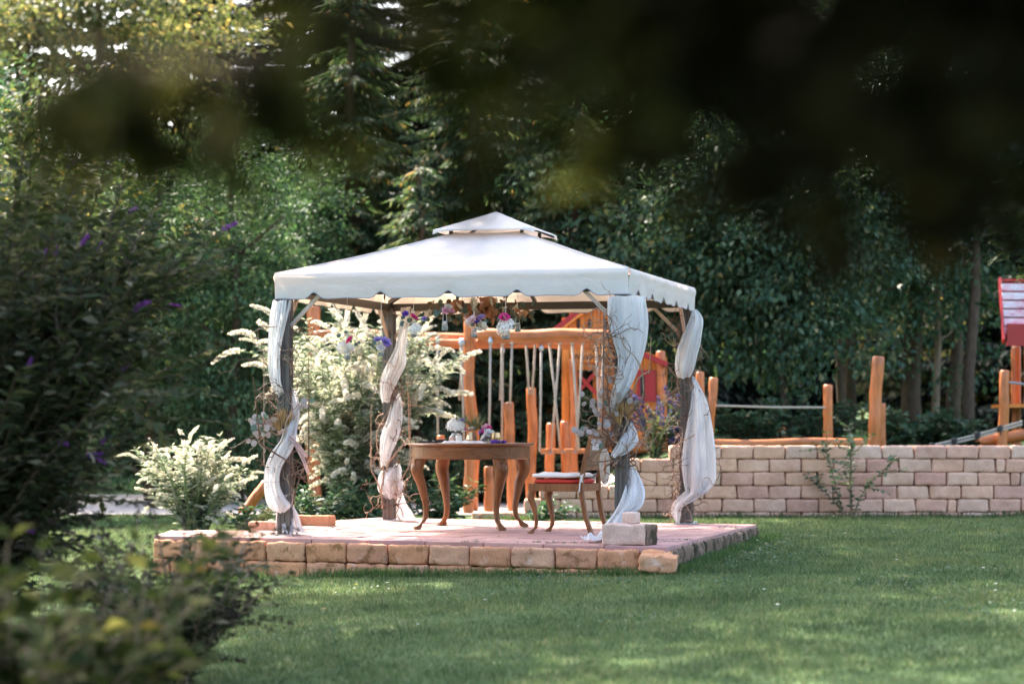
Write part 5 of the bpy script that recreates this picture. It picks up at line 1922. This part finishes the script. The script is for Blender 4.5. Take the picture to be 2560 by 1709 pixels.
shrub('blue_delphinium', 'blue-violet flower spires before the plank tower', 'flower', ground_at(1632, 26.4), .75, .35, 14, 2, (.10, .2), 'buddleia_dark', 506, spikes=SPB, n_spk=16, upright=2.2, pairs=.05, spk_scale=(.7, 1.1))
shrub('garden_sapling', 'thin young sapling growing in front of the retaining wall', 'sapling', ground_at(2128, 24.95), 1.05, .34, 5, 5, (.075, .34), 'broad_teal', 507, 'bark_light', upright=1.8, pairs=.05, start=.2)
for i, (px, Y, h, r, n_, lab) in enumerate(((640, 23.3, .35, .3, 14, 'low ferny plant beside the kerb stone'), (790, 23.6, .55, .5, 24, 'leafy green plant at the foot of the white bush, left'), (930, 23.8, .5, .55, 26, 'leafy green plant at the foot of the white bush, right'), (1090, 24.6, .6, .35, 16, 'leafy green plant behind the left table legs'), (1360, 24.6, .3, .3, 8, 'sparse weeds behind the chair legs'))):
    shrub('leafy_plant', lab, 'plant', ground_at(px, Y), h, r, n_, 3, (.11, .24), 'broad_teal', 520 + i, upright=.3, pairs=.05)
for i, (px, Y, h, r, lab) in enumerate(((2230, 28.5, .5, .6, 'bright green undergrowth left of the thick dark trunk'), (2330, 29.3, .45, .6, 'bright green undergrowth at the foot of the thin trunk'), (2420, 28.8, .45, .5, 'undergrowth beneath the clamped ropes'), (1880, 29.5, .6, .9, 'dark undergrowth behind the log bench'), (2060, 29.8, .6, .8, 'dark undergrowth behind the square-cut post'), (1680, 29.8, .9, .8, 'dark undergrowth behind the billowing curtain'), (1560, 30.0, 1.1, .9, 'undergrowth behind the plank tower'), (1260, 29.8, 1.1, 1.0, 'dark undergrowth behind the hanging ropes'), (1120, 29.3, .9, .8, 'dark undergrowth left of the tall rope post'))):
    shrub('undergrowth_bush', lab, 'bush', ground_at(px, Y), h, r, 26, 4, (.11, .3), 'broad_teal', 540 + i, 'bark', upright=.4, pairs=.055)


# --- maple reaching in from the right
def maple_leaf():
    out_ = []
    lobes = [(-2.25, .48), (-1.15, .82), (0, 1.0), (1.15, .82), (2.25, .48)]
    pts = []
    for i, (a, r) in enumerate(lobes):
        for da, k in ((-.30, .62), (-.14, .80), (0, 1.0), (.14, .80), (.30, .62)):
            pts.append((math.sin(a + da) * r * k, math.cos(a + da) * r * k))
        if i < 4:
            am = (a + lobes[i + 1][0]) / 2
            pts.append((math.sin(am) * .34, math.cos(am) * .34))
    V = [(0, 0, 0)] + [(x * .075, y * .075 + .02, -.035 * (x * x + y * y) * .6 + .008 * math.sin(x * 6)) for x, y in pts]
    mb = MB()
    mb.add(V, [(0, i + 1, i + 2) for i in range(len(pts) - 1)])
    mb.tube([(0, 0, 0), (0, -.06, .012)], .0016, 4)
    return mb.mesh('leaf')


ML = maple_leaf(); ML.materials.append(M['maple'])
mp = empty('maple_tree', (5.6, 18.6, H(5.6, 18.6) - .05))
tag(mp, 'maple whose leafy branch reaches into the picture from the right', 'tree')
mz = mp.location.z
tr = MB()
tr.tube([(0, 0, 0), (.05, 0, 1.5), (.1, .1, 3.0), (.05, .1, 5.5)], [.10, .085, .07, .03], 10, wob=.1)
tr.tube([(.06, .02, 1.9), (-.5, -.2, 2.5), (-1.1, -.45, 2.75), (-1.6, -.55, 2.9 - mz), (-2.0, -.58, 2.86 - mz)], [.035, .025, .018, .010, .004], 7)
twigs = []
for (x, y, z, dx, dy, dz) in ((-1.3, -.5, 2.85, -.45, -.1, .05), (-1.45, -.52, 2.88, -.3, .15, -.30), (-1.2, -.48, 2.80, -.25, -.2, -.38), (-1.6, -.55, 2.9, -.3, .1, .25), (-1.1, -.45, 2.78, -.3, .1, .35), (-1.75, -.56, 2.9, -.28, -.1, -.15), (-1.5, -.53, 2.9, -.05, .1, -.42)):
    a = Vector((x, y, z - mz * 1.0))
    b_ = a + Vector((dx, dy, dz))
    tr.tube([a, (a + b_) / 2 + Vector((0, 0, .03)), b_], [.006, .0045, .003], 5)
    twigs.append((a, b_))
tr.tube([(.1, .1, 3.0), (-.6, .3, 4.2), (-.9, .4, 5.0)], [.05, .03, .01], 7)
tr.tube([(.1, .1, 3.0), (.8, .3, 4.2), (1.1, .4, 5.0)], [.05, .03, .01], 7)
tr.build('trunk', M['bark'], mp, smooth=True)
rnd.seed(77)
for a, b_ in twigs:
    for k in range(20):
        t = rnd.uniform(.0, 1.1)
        p = a + (b_ - a) * t + Vector((rnd.gauss(0, .06), rnd.gauss(0, .08), rnd.gauss(-.02, .045)))
        inst('leaf', ML, mp, p, (rnd.uniform(-.6, .5), rnd.uniform(-.5, .5), rnd.uniform(.5, 3.2)), rnd.uniform(.9, 1.5))
V, Fc, C = crown_broad(1.7, 1.7, 1.5, 120, 40, (.14, .45), .25, 371, .5, .3)
V[:, 2] += 5.0; V[:, 0] += .4
link('crown', np_mesh('crown', V, Fc), M['maple'], mp)

# --- tree over the camera: one low bough crosses the top of the picture close to the lens
ot = empty('overhanging_tree', (2.6, -.6, H(2.6, -.6) - .05))
tag(ot, 'dark tree whose blurred low bough crosses the top of the picture', 'tree')
oz = ot.location.z
o_l = Vector(ot.location)
tr = MB()
tr.tube([(0, 0, 0), (.05, .02, 1.5), (-.05, .1, 3.0), (0, .1, 6.0)], [.20, .16, .14, .06], 12, wob=.12)
bough = [Vector((2.55, -.5, 2.25)), Vector((1.7, 1.2, 2.05)), Vector((.95, 2.1, 1.86)), Vector((.3, 2.35, 1.73)), Vector((-.2, 2.45, 1.665)), Vector((-.46, 2.5, 1.63))]
tr.tube([p - o_l for p in bough], [.05, .035, .022, .014, .009, .004], 8)
for b_ in ((-2.5, 1.5, 4.6), (-2.2, -2.0, 4.8), (2.0, 2.0, 4.6), (.5, 3.2, 4.4), (-1, -.5, 5.2), (-4.0, .5, 5.0), (-3.4, 3.5, 5.0)):
    tr.tube([(-.03, .1, 2.8), Vector((-.03, .1, 2.8)).lerp(Vector(b_), .5) + Vector((0, 0, .25)), b_], [.07, .045, .015], 7)
rng = np.random.default_rng(91)
Ps, Ds = [], []
rnd.seed(92)
Bp = [np.array(p) for p in bough]
tw_ends = []
for k in range(150):
    t = rnd.uniform(.36, 1.0)
    p = Vector(catmull(Bp, t))
    dens = 1.0 if p.x > .1 else .48
    if rnd.random() > dens: continue
    d = Vector((rnd.gauss(-.35, .5), rnd.gauss(.1, .6), rnd.gauss(-.30, .42)))
    ln = rnd.uniform(.10, .26) * (1.15 if p.x > .1 else .8)
    q = p + d.normalized() * ln
    if q.z < 1.50 + max(0, .08 * (.0 - q.x)): q.z = 1.50 + max(0, .08 * (.0 - q.x)) + rnd.uniform(0, .08)
    tr.tube([p - o_l, (p + q) / 2 - o_l + Vector((0, 0, .015)), q - o_l], [.0045, .003, .002], 4)
    for m_ in range(7):
        f = rnd.uniform(.2, 1.05)
        Ps.append(p.lerp(q, f)); Ds.append(d.normalized() * .5 + Vector((rnd.gauss(0, .6), rnd.gauss(0, .6), rnd.gauss(-.35, .4))))
# denser foliage towards the stem
for k in range(680):
    x = rnd.uniform(.06, .75)
    Ps.append(Vector((x, rnd.uniform(2.0, 2.9), rnd.uniform(1.505, 1.76) + .04 * math.sin(x * 11)))); Ds.append(Vector((rnd.gauss(0, 1), rnd.gauss(0, 1), rnd.gauss(-.4, .5))))
for k in range(900):
    x = rnd.uniform(.0, 1.25)
    Ps.append(Vector((x, rnd.uniform(1.9, 3.0), rnd.uniform(1.66, 2.1) + .03 * math.sin(x * 9)))); Ds.append(Vector((rnd.gauss(0, 1), rnd.gauss(0, 1), rnd.gauss(-.4, .5))))
P = np.array([tuple(p - o_l) for p in Ps]); D = np.array([tuple(d) for d in Ds])
L = rng.uniform(.05, .085, len(P))
tipside = P[:, 0] + o_l.x < .14  # leaves that take the backlit colour
for nm_, sel in (('bough_leaf', ~tipside), ('bough_backlit', tipside)):
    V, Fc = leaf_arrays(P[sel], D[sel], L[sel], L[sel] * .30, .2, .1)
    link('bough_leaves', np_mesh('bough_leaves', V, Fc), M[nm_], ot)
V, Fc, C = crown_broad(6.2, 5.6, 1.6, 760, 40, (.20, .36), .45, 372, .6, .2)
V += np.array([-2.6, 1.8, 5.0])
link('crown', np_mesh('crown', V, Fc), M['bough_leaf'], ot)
tr.build('trunk', M['bark'], ot, smooth=True)

# ------------------------------------------------------------------ grass
def blades(P, L, W, lean, mat, name, label=None, seed=0):
    nr = np.random.default_rng(seed)
    n_ = len(P)
    D = np.stack([nr.normal(0, lean, n_), nr.normal(0, lean, n_), np.ones(n_)], 1)
    D = unit(D)
    a = nr.uniform(0, 6.28, n_)
    S = np.stack([np.cos(a), np.sin(a), np.zeros(n_)], 1)
    L = np.broadcast_to(L, (n_,))[:, None]
    bendv = np.stack([np.cos(a + 1.5), np.sin(a + 1.5), np.zeros(n_)], 1) * L * .25
    V = np.empty((n_, 4, 3))
    V[:, 0] = P - S * W
    V[:, 1] = P + S * W
    V[:, 2] = P + D * L * .6 + S * W * .6 + bendv * .4
    V[:, 3] = P + D * L + bendv
    base = (np.arange(n_) * 4)[:, None]
    Fc = np.concatenate([base + np.array([[0, 1, 2]]), base + np.array([[0, 2, 3]])], 1).reshape(-1, 3)
    o = link(name, np_mesh(name, V.reshape(-1, 3), Fc), M[mat])
    tag(o, label, 'grass', kind='stuff')
    return o


nr = np.random.default_rng(600)
N = 380000
Y = 9.8 + (26 - 9.8) * nr.uniform(0, 1, N) ** .9
X = nr.uniform(-1, 1, N) * (.235 * Y + .3)
keep = np.array([not inside(deck_poly, x, y) and (y < 25.2 or x < -.5) and y < 25.9 for x, y in zip(X, Y)])
X, Y = X[keep], Y[keep]
Z = np.array([H(x, y) for x, y in zip(X, Y)])
pn = np.array([noise.noise(Vector((x * 1.1, y * 1.1, 0))) + .6 * noise.noise(Vector((x * 3.3, y * 3.3, 4))) for x, y in zip(X, Y)])
L = (.034 + .018 * pn) * nr.uniform(.6, 1.4, len(X))
blades(np.stack([X, Y, Z - .003], 1), np.maximum(L, .012), .0032, .45, 'grass', 'lawn_grass', 'short mown green lawn grass in front of the gazebo', 601)
# longer tufts along the stones
Ps = []
def tuft_line(a, b, n_, off, dens_seed):
    for k in range(n_):
        t = nr.uniform()
        x = a[0] + (b[0] - a[0]) * t; y = a[1] + (b[1] - a[1]) * t
        if noise.noise(Vector((x * 2.3, y * 2.3, dens_seed))) < nr.uniform(-.5, .35): continue
        Ps.append((x + nr.normal(0, .03) + off[0] * nr.uniform(0, 1), y + nr.normal(0, .03) + off[1] * nr.uniform(0, 1)))
tuft_line((-2.95, 19.0), (1.05, 17.36), 7000, (-.04, -.12), 1)
tuft_line((1.22, 17.4), (2.3, 21.2), 4500, (.14, -.04), 2)
tuft_line((-.3, 25.14), (6.2, 25.14), 4500, (0, -.08), 3)
tuft_line((2.25, 21.25), (1.6, 21.55), 900, (.1, .1), 4)
Ps = np.array(Ps)
Z = np.array([H(x, y) for x, y in Ps])
blades(np.column_stack([Ps, Z - .004]), nr.uniform(.03, .10, len(Ps)), .0030, .35, 'grass_long', 'grass_tufts', 'longer grass tufts along the foot of the stone walls', 602)
# clover patches and daisies
cl = []
for k in range(34):
    y = nr.uniform(14, 24); x = nr.uniform(-.6, 1) * .21 * y
    if inside(deck_poly, x, y): continue
    for m_ in range(60):
        cl.append((x + nr.normal(0, .16), y + nr.normal(0, .22)))
cl = [(x, y) for x, y in cl if not inside(deck_poly, x, y) and y < 25]
cl += [(1.35 + k / 300 * .95 + nr.uniform(.02, .35), 17.6 + k / 300 * 3.4 + nr.normal(0, .1)) for k in range(300)]
P = np.array([(x, y, H(x, y) + nr.uniform(.012, .035)) for x, y in cl])
D = np.stack([nr.normal(size=len(P)), nr.normal(size=len(P)), nr.uniform(-.1, .4, len(P))], 1)
V, Fc = leaf_arrays(P, D, nr.uniform(.018, .034, len(P)), .011, .2, 0, up=np.array([0, 0, 1.0]))
o = link('clover', np_mesh('clover', V, Fc), M['broad_teal']); tag(o, 'clover leaves spread in patches through the lawn', 'clover', kind='stuff')
mb = MB()
for k in range(26):
    y = rnd.uniform(14.5, 24.5); x = rnd.uniform(-.3, 1) * .21 * y
    if inside(deck_poly, x, y): continue
    z = H(x, y) + .05
    for m_ in range(7):
        a = m_ * .9
        mb.add([(x, y, z), (x + .012 * math.cos(a - .35), y + .012 * math.sin(a - .35), z + .003), (x + .014 * math.cos(a), y + .014 * math.sin(a), z + .004), (x + .012 * math.cos(a + .35), y + .012 * math.sin(a + .35), z + .003)], [(0, 1, 2, 3)])
o = mb.build('daisies', M['daisy']); tag(o, 'tiny white daisies dotted over the lawn', 'daisies', kind='stuff')
# weeds growing on the platform edge
wp = []
for (x, y, s, n_) in ((-2.6, 19.2, .16, 120), (-2.1, 19.0, .14, 70), (.18, 18.02, .10, 50), (.44, 17.94, .09, 50), (1.35, 18.4, .10, 40), (1.9, 20.4, .12, 50), (-.3, 18.1, .05, 25)):
    for k in range(n_): wp.append((x + nr.normal(0, s), y + nr.normal(0, s * .5), DZ + .002))
wp = np.array([p for p in wp if inside(deck_poly, p[0], p[1])])
blades(wp, nr.uniform(.006, .022, len(wp)), .005, 1.6, 'grass_long', 'paving_weeds', 'small weeds growing in the joints of the paved platform', 603)

lv = []
for k in range(90):
    x, y = nr.uniform(-3, 5), nr.uniform(13.5, 24.5)
    onp = inside(deck_poly, x, y)
    if not onp and nr.uniform() < .35: continue
    lv.append((x, y, (DZ + .006) if onp else H(x, y) + .035))
P = np.array(lv)
D = np.stack([nr.normal(size=len(P)), nr.normal(size=len(P)), nr.normal(0, .08, len(P))], 1)
V, Fc = leaf_arrays(P, D, nr.uniform(.03, .055, len(P)), .013, .25, 0, up=np.array([0, 0, 1.0]))
o = link('fallen_leaves', np_mesh('fallen_leaves', V, Fc), M['broad_yellow']); tag(o, 'few dry yellow leaves fallen on the paving and lawn', 'leaves', kind='stuff')
